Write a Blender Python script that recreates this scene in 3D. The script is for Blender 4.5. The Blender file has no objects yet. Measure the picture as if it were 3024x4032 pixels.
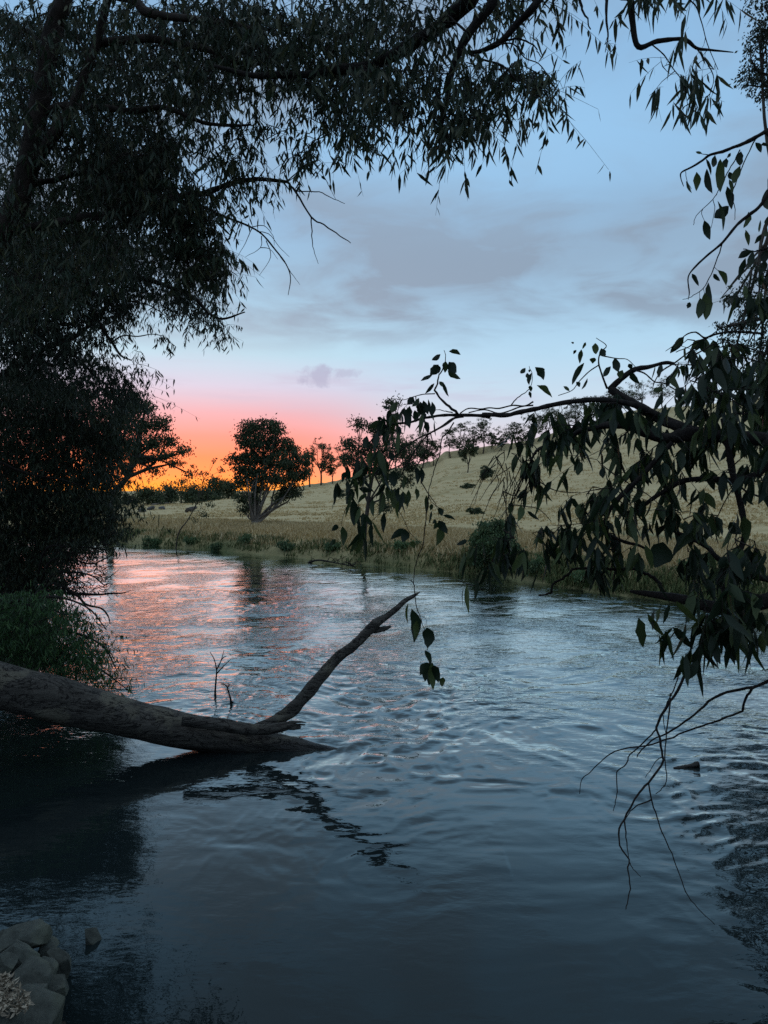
import bpy, math, random
import numpy as np
from mathutils import Vector, noise as mnoise
import bmesh
R = math.radians
rs = np.random.RandomState
# ------------------------------------------------------------------ camera
CAMH = 3.6
F = 2843.6                      # focal length in photo pixels (photo 3024x4032)
PITCH = math.atan((2016 - 1932) / F)
sc = bpy.context.scene
cd = bpy.data.cameras.new('camera'); cam = bpy.data.objects.new('camera', cd)
sc.collection.objects.link(cam); sc.camera = cam
cd.sensor_fit = 'VERTICAL'; cd.sensor_height = 36; cd.lens = 36 * F / 4032
cd.clip_start = .05; cd.clip_end = 6000
cam.location = (0, 0, CAMH); cam.rotation_euler = (math.pi / 2 - PITCH, 0, 0)

def srgb(r, g, b):
    f = lambda c: (c / 255 / 12.92) if c / 255 <= .04045 else ((c / 255 + .055) / 1.055) ** 2.4
    return (f(r), f(g), f(b), 1)

# ------------------------------------------------------------------ node helper
class NT:
    def __init__(s, tree): s.t = tree; s.n = tree.nodes; s.n.clear()
    def node(s, typ, **kw):
        nd = s.n.new(typ)
        for k, v in kw.items(): setattr(nd, k, v)
        return nd
    def put(s, sock, v):
        if isinstance(v, bpy.types.NodeSocket): s.t.links.new(v, sock)
        else: sock.default_value = v
    def math(s, op, a, b=None, c=None, clamp=False):
        nd = s.node('ShaderNodeMath', operation=op, use_clamp=clamp)
        s.put(nd.inputs[0], a)
        if b is not None: s.put(nd.inputs[1], b)
        if c is not None: s.put(nd.inputs[2], c)
        return nd.outputs[0]
    def smooth(s, v, a, b):
        nd = s.node('ShaderNodeMapRange', interpolation_type='SMOOTHSTEP')
        s.put(nd.inputs[0], v); nd.inputs[1].default_value = a; nd.inputs[2].default_value = b
        return nd.outputs[0]
    def mix(s, f, a, b, typ='MIX'):
        nd = s.node('ShaderNodeMix', data_type='RGBA', blend_type=typ)
        s.put(nd.inputs[0], f); s.put(nd.inputs[6], a); s.put(nd.inputs[7], b)
        return nd.outputs[2]
    def ramp(s, v, stops, interp='LINEAR'):
        nd = s.node('ShaderNodeValToRGB'); r = nd.color_ramp; r.interpolation = interp
        while len(r.elements) < len(stops): r.elements.new(.5)
        for e, (p, c) in zip(r.elements, stops): e.position = p; e.color = c
        s.put(nd.inputs[0], v); return nd.outputs[0]
    def noise(s, vec, scale, detail=4, rough=.5, dist=0, dim='3D'):
        nd = s.node('ShaderNodeTexNoise', noise_dimensions=dim)
        if vec is not None: s.put(nd.inputs['Vector'], vec)
        nd.inputs['Scale'].default_value = scale; nd.inputs['Detail'].default_value = detail
        nd.inputs['Roughness'].default_value = rough; nd.inputs['Distortion'].default_value = dist
        return nd.outputs[0]

# ------------------------------------------------------------------ dusk sky
world = bpy.data.worlds.new('World'); sc.world = world; world.use_nodes = True
w = NT(world.node_tree)
tc = w.node('ShaderNodeTexCoord').outputs['Generated']
nrm = w.node('ShaderNodeVectorMath', operation='NORMALIZE'); w.put(nrm.inputs[0], tc); D = nrm.outputs[0]
sep = w.node('ShaderNodeSeparateXYZ'); w.put(sep.inputs[0], D)
dx, dy, dz = sep.outputs
hyp = w.math('SQRT', w.math('ADD', w.math('MULTIPLY', dx, dx), w.math('MULTIPLY', dy, dy)))
SUN_AZ = R(-15.5)
sdot = w.math('DIVIDE', w.math('ADD', w.math('MULTIPLY', dx, math.sin(SUN_AZ)), w.math('MULTIPLY', dy, math.cos(SUN_AZ))), hyp)
fsun = w.smooth(sdot, math.cos(R(21)), math.cos(R(3)))
zc = w.math('MAXIMUM', dz, 0.0)
pz = w.math('POWER', zc, .5)      # ramp position = sqrt(sin elevation)
q = lambda e: math.sqrt(math.sin(R(e)))
warm = w.ramp(pz, [(0, srgb(255, 168, 60)), (q(.5), srgb(255, 158, 70)), (q(1.3), srgb(252, 134, 92)), (q(2.6), srgb(242, 120, 104)),
                   (q(4.2), srgb(226, 130, 136)), (q(6.0), srgb(204, 158, 178)), (q(8.0), srgb(188, 192, 218)),
                   (q(10.5), srgb(166, 206, 226)), (q(14), srgb(150, 190, 216)), (q(20), srgb(138, 178, 212)), (q(34), srgb(132, 174, 212)), (q(50), srgb(165, 196, 222)), (1, srgb(234, 241, 250))])
cool = w.ramp(pz, [(0, srgb(218, 178, 188)), (q(3), srgb(206, 186, 202)), (q(6), srgb(188, 204, 222)), (q(10.5), srgb(166, 202, 226)),
                   (q(14), srgb(152, 190, 218)), (q(20), srgb(138, 178, 212)), (q(34), srgb(132, 174, 212)), (q(50), srgb(165, 196, 222)), (1, srgb(234, 241, 250))])
col = w.mix(fsun, cool, warm)
# layered soft cloud, laid out on a flat cloud deck overhead
den = w.math('ADD', zc, .16)
comb = w.node('ShaderNodeCombineXYZ')
w.put(comb.inputs[0], w.math('DIVIDE', dx, den)); w.put(comb.inputs[1], w.math('MULTIPLY', w.math('DIVIDE', dy, den), 1.25))
cl = w.noise(comb.outputs[0], 1.15, 6, .5, .4)
cl2 = w.noise(comb.outputs[0], 3.1, 6, .55, .6)
el = w.math('ARCSINE', dz)
az = w.math('ARCTAN2', dx, dy)
def gauss(v, c, s_):
    t = w.math('DIVIDE', w.math('SUBTRACT', v, c), s_)
    return w.math('EXPONENT', w.math('MULTIPLY', w.math('MULTIPLY', t, t), -1.0))
wob = w.math('MULTIPLY', w.math('SUBTRACT', cl, .5), .16)
band = w.math('MULTIPLY', gauss(w.math('ADD', el, wob), R(17.2), R(3.6)), w.smooth(az, R(-13), R(4)))
band2 = w.math('MULTIPLY', gauss(w.math('ADD', el, wob), R(21.8), R(1.8)), w.smooth(az, R(8), R(-4)))
cm = w.smooth(w.math('ADD', w.math('MULTIPLY', cl, .62), w.math('MULTIPLY', cl2, .38)), .42, .60)
cm = w.math('MULTIPLY', cm, .88)
cm = w.math('ADD', cm, w.math('MULTIPLY', band, .6))
cm = w.math('ADD', cm, w.math('MULTIPLY', band2, .25), clamp=True)
cm = w.math('MULTIPLY', cm, w.smooth(el, R(9.5), R(14)))
col = w.mix(cm, col, srgb(130, 150, 172))
# brighter opening under the cloud sheet and in its middle
br = w.math('MULTIPLY', gauss(w.math('ADD', el, wob), R(24.5), R(3.5)), w.math('MULTIPLY', gauss(az, R(8), R(17)), .5))
col = w.mix(br, col, srgb(150, 198, 236))
# lilac streaks low down
st = w.node('ShaderNodeCombineXYZ'); w.put(st.inputs[0], w.math('MULTIPLY', az, 4.0)); w.put(st.inputs[1], w.math('MULTIPLY', el, 30.0))
sn = w.smooth(w.noise(st.outputs[0], 1.5, 5, .55), .45, .7)
sn = w.math('MULTIPLY', sn, w.math('MULTIPLY', gauss(el, R(8.0), R(1.8)), .55))
col = w.mix(sn, col, srgb(176, 176, 204))
# one small mauve puff
def puff(a0, e0, sa, se, k):
    nn = w.noise(D, 26, 5, .6); n2 = w.noise(D, 90, 3, .6)
    u = w.math('DIVIDE', w.math('SUBTRACT', az, R(a0)), R(sa)); v = w.math('DIVIDE', w.math('SUBTRACT', el, R(e0)), R(se))
    d2 = w.math('ADD', w.math('MULTIPLY', u, u), w.math('MULTIPLY', v, v))
    d2 = w.math('ADD', d2, w.math('ADD', w.math('MULTIPLY', w.math('SUBTRACT', nn, .5), 4.2), w.math('MULTIPLY', w.math('SUBTRACT', n2, .5), 1.5)))
    return w.math('MULTIPLY', w.smooth(d2, 1.25, .1), k)
col = w.mix(puff(-5.3, 8.9, 1.8, .95, .75), col, srgb(150, 160, 192))
col = w.mix(puff(-3.0, 9.2, 1.5, .42, .6), col, srgb(155, 164, 194))
# the sky opposite the sunset is darker; ground colour below the horizon
back = w.smooth(dy, -.6, .55)
col = w.mix(w.math('MULTIPLY', w.math('SUBTRACT', 1.0, back), .5), col, srgb(128, 142, 166))
col = w.mix(w.smooth(dz, 0.0, -.02), col, srgb(52, 56, 54))
sky = w.node('ShaderNodeTexSky', sky_type='NISHITA', sun_disc=False, sun_elevation=R(.5), sun_rotation=SUN_AZ)
addn = w.node('ShaderNodeMix', data_type='RGBA', blend_type='ADD'); addn.inputs[0].default_value = .03
w.put(addn.inputs[6], col); w.put(addn.inputs[7], sky.outputs[0])
bg = w.node('ShaderNodeBackground'); w.put(bg.inputs[0], addn.outputs[2]); bg.inputs[1].default_value = 1.12
wo = w.node('ShaderNodeOutputWorld'); w.put(wo.inputs[0], bg.outputs[0])
# the last glow of the sun
sl = bpy.data.lights.new('sun', 'SUN'); sl.energy = .02; sl.angle = R(14); sl.color = (1, .35, .12)
so = bpy.data.objects.new('sun', sl); sc.collection.objects.link(so)
sd = Vector((math.sin(SUN_AZ) * math.cos(R(2)), math.cos(SUN_AZ) * math.cos(R(2)), math.sin(R(2))))
so.rotation_euler = sd.to_track_quat('Z', 'Y').to_euler()
sc.view_settings.view_transform = 'Standard'; sc.view_settings.look = 'None'
sc.view_settings.exposure = 0; sc.view_settings.gamma = 1
sc.render.engine = 'CYCLES'
sc.cycles.max_bounces = 6; sc.cycles.transparent_max_bounces = 8; sc.cycles.caustics_reflective = False
sc.cycles.use_denoising = False

# ------------------------------------------------------------------ geometry helpers
COL = sc.collection
cp, sp = math.cos(PITCH), math.sin(PITCH)
def pix(x, y, d):
    """photo pixel + distance along the view axis -> world point"""
    cx = (np.asarray(x, float) - 1512) / F * d; cy = -(np.asarray(y, float) - 2016) / F * d
    d = np.asarray(d, float) + 0 * cx
    return np.stack([cx, d * cp + cy * sp, CAMH + cy * cp - d * sp], -1)
def zpts(pts, ox=0, oy=0, s=1.8228):
    a = np.array(pts, float); a = a.copy(); a[:, 0] = ox + a[:, 0] * s; a[:, 1] = oy + a[:, 1] * s
    return a
def vnoise(x, y, seed=0):
    """smooth value noise, numpy"""
    xi = np.floor(x).astype(np.int64); yi = np.floor(y).astype(np.int64); fx = x - xi; fy = y - yi
    fx = fx * fx * fx * (fx * (fx * 6 - 15) + 10); fy = fy * fy * fy * (fy * (fy * 6 - 15) + 10)
    def h(a, b):
        n = (a * 374761393 + b * 668265263 + seed * 1442695041) & 0x7fffffff
        n = ((n ^ (n >> 13)) * 1274126177) & 0x7fffffff
        n = ((n ^ (n >> 16)) * 69069 + 12345) & 0x7fffffff
        return (n ^ (n >> 11)) % 100003 / 100003.0
    return (h(xi, yi) * (1 - fx) + h(xi + 1, yi) * fx) * (1 - fy) + (h(xi, yi + 1) * (1 - fx) + h(xi + 1, yi + 1) * fx) * fy
class MB:
    def __init__(s): s.v = []; s.f = []; s.n = 0
    def add(s, v, f):
        if len(v) == 0: return
        s.v.append(np.asarray(v, float)); s.f.append(np.asarray(f) + s.n); s.n += len(v)
    def build(s, name, mat, parent=None, smooth=True):
        me = bpy.data.meshes.new(name)
        V = np.concatenate(s.v); me.vertices.add(len(V)); me.vertices.foreach_set('co', V.ravel())
        tot = np.concatenate([np.full(len(f), f.shape[1]) for f in s.f]); idx = np.concatenate([f.ravel() for f in s.f])
        me.loops.add(len(idx)); me.loops.foreach_set('vertex_index', idx.astype(np.int32))
        me.polygons.add(len(tot)); st = np.concatenate([[0], np.cumsum(tot)[:-1]])
        me.polygons.foreach_set('loop_start', st.astype(np.int32))
        me.update(calc_edges=True)
        if smooth: me.polygons.foreach_set('use_smooth', np.ones(len(tot), bool))
        me.materials.append(mat)
        o = bpy.data.objects.new(name, me); COL.objects.link(o)
        if parent is not None:
            o.parent = parent; o.matrix_parent_inverse = parent.matrix_basis.inverted()
        return o
def tag(o, label=None, cat=None, group=None, kind=None):
    if label: o['label'] = label
    if cat: o['category'] = cat
    if group: o['group'] = group
    if kind: o['kind'] = kind
    return o
def empty(name, loc, label, cat, group=None):
    o = bpy.data.objects.new(name, None); COL.objects.link(o)
    o.location = tuple(float(c) for c in loc); o.empty_display_size = .2
    return tag(o, label, cat, group)
def catmull(P, n=5):
    P = np.asarray(P, float)
    if len(P) < 3: 
        t = np.linspace(0, 1, n + 1)[:, None]; return P[0] * (1 - t) + P[-1] * t
    Q = np.vstack([2 * P[0] - P[1], P, 2 * P[-1] - P[-2]]); out = []
    for i in range(1, len(Q) - 2):
        t = np.linspace(0, 1, n, endpoint=False)[:, None]
        a, b, c, d = Q[i - 1], Q[i], Q[i + 1], Q[i + 2]
        out.append(.5 * (2 * b + (c - a) * t + (2 * a - 5 * b + 4 * c - d) * t ** 2 + (3 * b - a - 3 * c + d) * t ** 3))
    out.append(Q[-2][None]); return np.vstack(out)
def tube(mb, P, r, sides=6, lump=0, seed=0, caps=True):
    P = np.asarray(P, float); n = len(P); r = np.broadcast_to(np.asarray(r, float), (n,))
    T = np.gradient(P, axis=0); T /= np.linalg.norm(T, axis=1)[:, None] + 1e-9
    up = np.array([0, 0, 1.]) if abs(T[0, 2]) < .9 else np.array([1., 0, 0])
    N = np.empty_like(P); v = np.cross(T[0], up); v /= np.linalg.norm(v)
    for i in range(n):
        v = v - T[i] * v.dot(T[i]); v /= np.linalg.norm(v) + 1e-9; N[i] = v
    B = np.cross(T, N); a = np.arange(sides) * 2 * math.pi / sides
    rr = np.repeat(r[:, None], sides, 1)
    if lump:
        s = np.concatenate([[0], np.cumsum(np.linalg.norm(np.diff(P, axis=0), axis=1))])
        k = 1 / max(r.max(), 1e-4)
        S = np.repeat(s[:, None], sides, 1); A = np.repeat(a[None], n, 0)
        g = np.stack([vnoise(S * k * .5 + seed, 3 + 1.6 * np.cos(A) + 5 * 0, seed) + vnoise(S * k * .5 + 50, 3 + 1.6 * np.sin(A), seed + 7)
                      + .5 * vnoise(S * k * 1.6, 9 + 3.5 * np.cos(A), seed + 3) + .5 * vnoise(S * k * 1.6, 9 + 3.5 * np.sin(A), seed + 5)])[0]
        rr = rr * (1 + lump * (g - 1.5))
    V = P[:, None] + rr[..., None] * (np.cos(a)[None, :, None] * N[:, None] + np.sin(a)[None, :, None] * B[:, None])
    i = np.arange(n - 1)[:, None] * sides; j = np.arange(sides)[None]; j2 = (j + 1) % sides
    Fc = np.stack([i + j, i + j2, i + sides + j2, i + sides + j], -1).reshape(-1, 4)
    off = mb.n; mb.add(V.reshape(-1, 3), Fc)
    if caps and sides <= 24:
        mb.f.append(np.array([list(range(sides))[::-1]]) + off)
        mb.f.append(np.array([list(range(sides))]) + off + (n - 1) * sides)
def norm(a): return a / (np.linalg.norm(a, axis=-1, keepdims=True) + 1e-9)
ROWS = {'near': (np.array([0, .08, .22, .4, .6, .8, .93, 1]), np.array([.05, .35, .85, 1, .88, .55, .22, .02]), 3),
        'mid': (np.array([0, .3, .65, 1]), np.array([.12, 1, .75, .03]), 2)}
def leaves(mb, base, d, L, W, rng, kind='mid', bend=.18):
    base = np.asarray(base, float); n = len(base)
    if n == 0: return
    d = norm(d); rv = norm(rng.normal(size=(n, 3))); s = norm(np.cross(d, rv)); u = np.cross(s, d)
    if kind == 'far':
        L = L[:, None]; W = W[:, None]
        V = np.stack([base, base + d * L * .45 + s * W * .5, base + d * L, base + d * L * .5 - s * W * .5], 1)
        mb.add(V.reshape(-1, 3), (np.arange(n)[:, None] * 4 + np.arange(4)[None])); return
    t, wd, c = ROWS[kind]; k = len(t)
    b = rng.uniform(-bend, bend, n); b2 = rng.uniform(-bend, bend, n)
    C = base[:, None] + d[:, None] * (L[:, None] * t)[..., None] + s[:, None] * ((b * L)[:, None] * (t * t)[None])[..., None] + u[:, None] * ((b2 * L)[:, None] * (t * t)[None])[..., None]
    hw = (W[:, None] * .5 * wd[None])[..., None]
    if c == 2: V = np.stack([C - s[:, None] * hw, C + s[:, None] * hw], 2)
    else:
        wob = 1 + rng.uniform(-.22, .18, (n, k, 1))
        V = np.stack([C - s[:, None] * hw * wob + u[:, None] * hw * .35, C, C + s[:, None] * hw / wob + u[:, None] * hw * .35], 2)
    o = np.arange(n)[:, None, None] * (k * c); r_ = np.arange(k - 1)[None, :, None] * c; cc = np.arange(c - 1)[None, None]
    q0 = o + r_ + cc
    mb.add(V.reshape(-1, 3), np.stack([q0, q0 + 1, q0 + 1 + c, q0 + c], -1).reshape(-1, 4))
def inpoly(x, y, poly):
    c = np.zeros(np.shape(x), bool); n = len(poly); j = n - 1
    for i in range(n):
        xi, yi = poly[i]; xj, yj = poly[j]
        m = ((yi > y) != (yj > y)) & (x < (xj - xi) * (y - yi) / (yj - yi + 1e-12) + xi); c ^= m; j = i
    return c
def sample_poly(poly, n, rng):
    poly = np.asarray(poly, float)[:, :2]; lo, hi = poly.min(0), poly.max(0); out = []
    while sum(map(len, out)) < n:
        p = lo + rng.rand(n * 2, 2) * (hi - lo); out.append(p[inpoly(p[:, 0], p[:, 1], poly)])
    return np.concatenate(out)[:n]

# ------------------------------------------------------------------ materials
def material(name):
    m = bpy.data.materials.new(name); m.use_nodes = True; return m, NT(m.node_tree)
def principled(n, color, rough=.8, spec=.5, normal=None, trans=None):
    p = n.node('ShaderNodeBsdfPrincipled'); n.put(p.inputs['Base Color'], color); n.put(p.inputs['Roughness'], rough)
    p.inputs['Specular IOR Level'].default_value = spec
    if normal is not None: n.put(p.inputs['Normal'], normal)
    out = n.node('ShaderNodeOutputMaterial'); sh = p.outputs[0]
    if trans is not None:
        t = n.node('ShaderNodeBsdfTranslucent'); n.put(t.inputs[0], trans)
        mx = n.node('ShaderNodeMixShader'); mx.inputs[0].default_value = .3
        n.put(mx.inputs[1], sh); n.put(mx.inputs[2], t.outputs[0]); sh = mx.outputs[0]
    n.put(out.inputs[0], sh); return p
def bump(n, h, strength, dist):
    b = n.node('ShaderNodeBump'); b.inputs['Strength'].default_value = strength; b.inputs['Distance'].default_value = dist
    n.put(b.inputs['Height'], h); return b.outputs[0]
def leaf_mat(name, a, b, c, rough=.5, trans=True, spec=.3):
    m, n = material(name); g = n.node('ShaderNodeNewGeometry')
    col = n.ramp(g.outputs['Random Per Island'], [(0, a + (1,)), (.6, b + (1,)), (.95, c + (1,))])
    pos = n.noise(g.outputs['Position'], .7, 2); col = n.mix(n.math('MULTIPLY', n.smooth(pos, .35, .65), .5), col, n.mix(1.0, col, (1.5, 1.55, 1.3, 1), 'MULTIPLY'))
    principled(n, col, rough, spec, trans=col if trans else None); return m
M = {}
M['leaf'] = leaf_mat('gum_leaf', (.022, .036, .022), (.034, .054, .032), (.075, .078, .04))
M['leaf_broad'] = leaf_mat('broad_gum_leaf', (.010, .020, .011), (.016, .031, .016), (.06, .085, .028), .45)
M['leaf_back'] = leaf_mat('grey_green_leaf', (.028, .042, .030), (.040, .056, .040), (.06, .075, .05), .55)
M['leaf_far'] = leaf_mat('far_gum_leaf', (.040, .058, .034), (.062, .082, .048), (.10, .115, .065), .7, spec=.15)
M['leaf_green'] = leaf_mat('willow_leaf', (.028, .066, .026), (.045, .10, .036), (.08, .15, .05), .5)
M['leaf_shrub'] = leaf_mat('bank_shrub_leaf', (.055, .10, .05), (.085, .14, .065), (.15, .19, .085), .6)
def bark_mat(name, a, b, scale=9, rough=.9, bs=.6):
    m, n = material(name); g = n.node('ShaderNodeTexCoord').outputs['Object']
    mp = n.node('ShaderNodeMapping'); n.put(mp.inputs[0], g); mp.inputs['Scale'].default_value = (1, 1, .35)
    f = n.noise(mp.outputs[0], scale, 8, .65, .6); f2 = n.noise(g, 1.3, 3)
    c = n.mix(n.smooth(f, .35, .68), a + (1,), b + (1,)); c = n.mix(n.math('MULTIPLY', n.smooth(f2, .45, .7), .45), c, b + (1,))
    principled(n, c, rough, .25, bump(n, f, bs, .03)); return m
M['bark'] = bark_mat('brown_bark', (.018, .014, .011), (.055, .042, .034))
M['bark_dark'] = bark_mat('dark_twig_bark', (.012, .010, .009), (.032, .026, .022), 30)
M['bark_pale'] = bark_mat('pale_gum_bark', (.10, .085, .07), (.26, .23, .19), 3)
M['bark_far'] = bark_mat('far_trunk_bark', (.035, .028, .022), (.09, .075, .06), 3)
# ------------------------------------------------------------------ river plan (metres)
NEAR = [(90, 3), (40, 6), (18, 7.5), (10, 7.2), (6, 6.2), (3, 4.7), (0, 4.2), (-1.5, 4.3), (-2.05, 4.7), (-2.5, 5.05), (-3.4, 5.7), (-4.6, 6.8), (-5.6, 8.3), (-6.8, 10), (-6.7, 12), (-6.8, 14), (-8.2, 18), (-10.5, 22),
        (-15.5, 32), (-21.5, 42), (-36, 48), (-90, 50)]
FAR = [(-90, 75), (-32, 59), (-24, 53.5), (-18.6, 50.1), (-11.8, 44.9), (-7.3, 41), (-2.6, 36.9), (1.5, 33), (4.4, 30.9), (6.25, 27.8), (8.15, 24.4),
       (10.3, 22.3), (11.3, 21.2), (18, 19.2), (30, 18), (90, 14)]
def segdist(x, y, line):
    best = np.full(x.shape, 1e9)
    for (ax, ay), (bx, by) in zip(line[:-1], line[1:]):
        ux, uy = bx - ax, by - ay; t = np.clip(((x - ax) * ux + (y - ay) * uy) / (ux * ux + uy * uy), 0, 1)
        best = np.minimum(best, np.hypot(x - ax - t * ux, y - ay - t * uy))
    return best
RIV = FAR + NEAR
RX = np.array([474, 638, 820, 948, 1185, 1276, 1367, 1590, 1706, 1750, 1894, 2046, 2490, 2620, 3024, 3600.])
RY = np.array([1991, 1973, 1955, 1941, 1909, 1900, 1882, 1839, 1810, 1775, 1762, 1742, 1614, 1606, 1560, 1500.])
RD = np.array([120, 135, 150, 158, 170, 175, 180, 190, 197, 200, 205, 210, 228, 235, 250, 270.])
def ground(x, y, detail=True):
    x = np.atleast_1d(np.asarray(x, float)); y = np.atleast_1d(np.asarray(y, float))
    ins = inpoly(x, y, RIV); dn = segdist(x, y, NEAR); df = segdist(x, y, FAR)
    r = np.hypot(x, y) + 1e-6; px = 1512 + np.where(y > .3, x / np.maximum(y, .3), np.sign(x) * 9) * F
    jit = (vnoise(x * .45, y * .45, 3) - .5) * 1.6 + (vnoise(x * 1.4, y * 1.4, 4) - .5) * .5
    # far side
    D_ = np.interp(px, RX, RD); tr = -(np.interp(px, RX, RY) - 1932) / F * np.cos(np.arctan((px - 1512) / F)); 
    rsh = np.interp(np.arctan2(x, y), [math.atan2(a, b) for a, b in FAR[1:-1]], [math.hypot(a, b) for a, b in FAR[1:-1]])
    D_ = D_ / np.cos(np.clip(np.arctan((px - 1512) / F), -.6, .6))
    sf = np.maximum(df + jit * .35, 0)
    bank = 1.05 * (1 - np.exp(-sf / 1.5)) + .12 * (1 - np.exp(-sf / .25))
    u = np.clip((df - 9) / np.maximum(D_ - rsh - 9, 20), 0, 1)
    z_r = np.maximum(CAMH + D_ * tr, 1.0)
    hill = 1.1 + (z_r - 1.1) * u ** 1.25
    rel = np.clip((r - D_) * .06, 0, None); hill = np.where(r > D_, z_r - np.minimum(rel, z_r - .8), hill)
    zf = np.where(df < 9, bank, np.maximum(hill, 0) - 1.1 + bank)
    zf = zf + (vnoise(x * .09, y * .09, 8) - .5) * np.clip((df - 8) / 40, 0, 1) * 1.1
    # near side
    sn = np.maximum(dn + jit * .12, 0)
    zn = np.minimum(sn * .62, 1.6 + sn * .06) + .03
    zn = zn + np.clip(sn - 3, 0, 4) * (vnoise(x * .6, y * .6, 12) - .5) * .15
    z = np.where(ins, -np.minimum(np.minimum(dn, df) * .5, 1.6) - .04, np.where(df < dn, zf, zn))
    return z
def hit(px, py, d0=12, d1=400):
    d = np.exp(np.linspace(math.log(d0), math.log(d1), 900)); P = pix(px, py, d); g = ground(P[:, 0], P[:, 1])
    k = np.argmax(g > P[:, 2]); return np.array([P[k, 0], P[k, 1], g[k]]), d[k]
def hit_z(px, d):
    P = pix(px, 1932, d); return np.array([P[0], P[1], ground(P[0], P[1])[0]])
# ------------------------------------------------------------------ terrain
def terrain():
    az_ = np.concatenate([np.linspace(-180, -36, 90, endpoint=False), np.linspace(-36, 36, 430, endpoint=False), np.linspace(36, 180, 91)])
    az_ = np.radians(az_); rr_ = np.concatenate([[.3], np.exp(np.linspace(math.log(.8), math.log(320), 480)), np.exp(np.linspace(math.log(340), math.log(4500), 20))])
    A, RR = np.meshgrid(az_, rr_); X = RR * np.sin(A); Y = RR * np.cos(A); Z = ground(X.ravel(), Y.ravel()).reshape(X.shape)
    Z = Z - .0006 * 0
    nr, na = X.shape; V = np.stack([X, Y, Z], -1).reshape(-1, 3)
    i = np.arange(nr - 1)[:, None] * na; j = np.arange(na - 1)[None]
    Fc = np.stack([i + j, i + j + 1, i + na + j + 1, i + na + j], -1).reshape(-1, 4)
    cx = V[Fc].mean(1); side = segdist(cx[:, 0], cx[:, 1], FAR) < segdist(cx[:, 0], cx[:, 1], NEAR)
    # hillside: pale dry grass with greener foot and terrace
    m, n = material('dry_grass_hill'); g = n.node('ShaderNodeNewGeometry').outputs['Position']
    mp = n.node('ShaderNodeMapping'); n.put(mp.inputs[0], g); mp.inputs['Scale'].default_value = (.45, 1.4, 1)
    a = n.noise(mp.outputs[0], .10, 6, .6, .5); b = n.noise(mp.outputs[0], .9, 6, .7); c = n.noise(g, 5, 4, .6)
    colr = n.ramp(b, [(.25, (.43, .34, .175, 1)), (.5, (.56, .45, .24, 1)), (.75, (.66, .53, .30, 1))])
    colr = n.mix(n.math('MULTIPLY', n.smooth(a, .5, .68), .55), colr, (.30, .24, .10, 1))
    colr = n.mix(n.math('MULTIPLY', n.smooth(c, .5, .75), .35), colr, (.62, .50, .30, 1))
    at = n.node('ShaderNodeAttribute', attribute_name='green'); colr = n.mix(at.outputs['Fac'], colr, (.045, .085, .03, 1))
    hgt = n.math('ADD', n.math('MULTIPLY', b, .8), n.math('MULTIPLY', c, .25))
    principled(n, colr, .95, .1, bump(n, hgt, .8, .35)); hm = m
    m, n = material('near_soil'); g = n.node('ShaderNodeNewGeometry').outputs['Position']
    b = n.noise(g, 4, 8, .65); 
    principled(n, n.ramp(b, [(.3, (.012, .011, .009, 1)), (.7, (.045, .040, .030, 1))]), .95, .1, bump(n, b, .9, .08)); nm = m
    for nme, msk, mt in (('hillside', side, hm), ('river_bank_ground', ~side, nm)):
        f = Fc[msk]; u, inv = np.unique(f, return_inverse=True); mb = MB(); mb.add(V[u], inv.reshape(-1, 4)); o = mb.build(nme, mt)
        tag(o, kind='structure')
        if nme == 'hillside':
            P = V[u]; df = segdist(P[:, 0], P[:, 1], FAR); wv = vnoise(P[:, 0] * .15, P[:, 1] * .15, 5) * 3
            gr = np.exp(-((df - 9.5 - wv * .5) / 1.3) ** 2) * .8 + .55 * np.exp(-((df) / .9) ** 2)
            gr += .3 * np.clip((vnoise(P[:, 0] * .3, P[:, 1] * .3, 6) - .55) * 4, 0, 1) * (df < 6)
            at = o.data.attributes.new('green', 'FLOAT', 'POINT'); at.data.foreach_set('value', np.clip(gr, 0, 1).astype(np.float32))
terrain()
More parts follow.
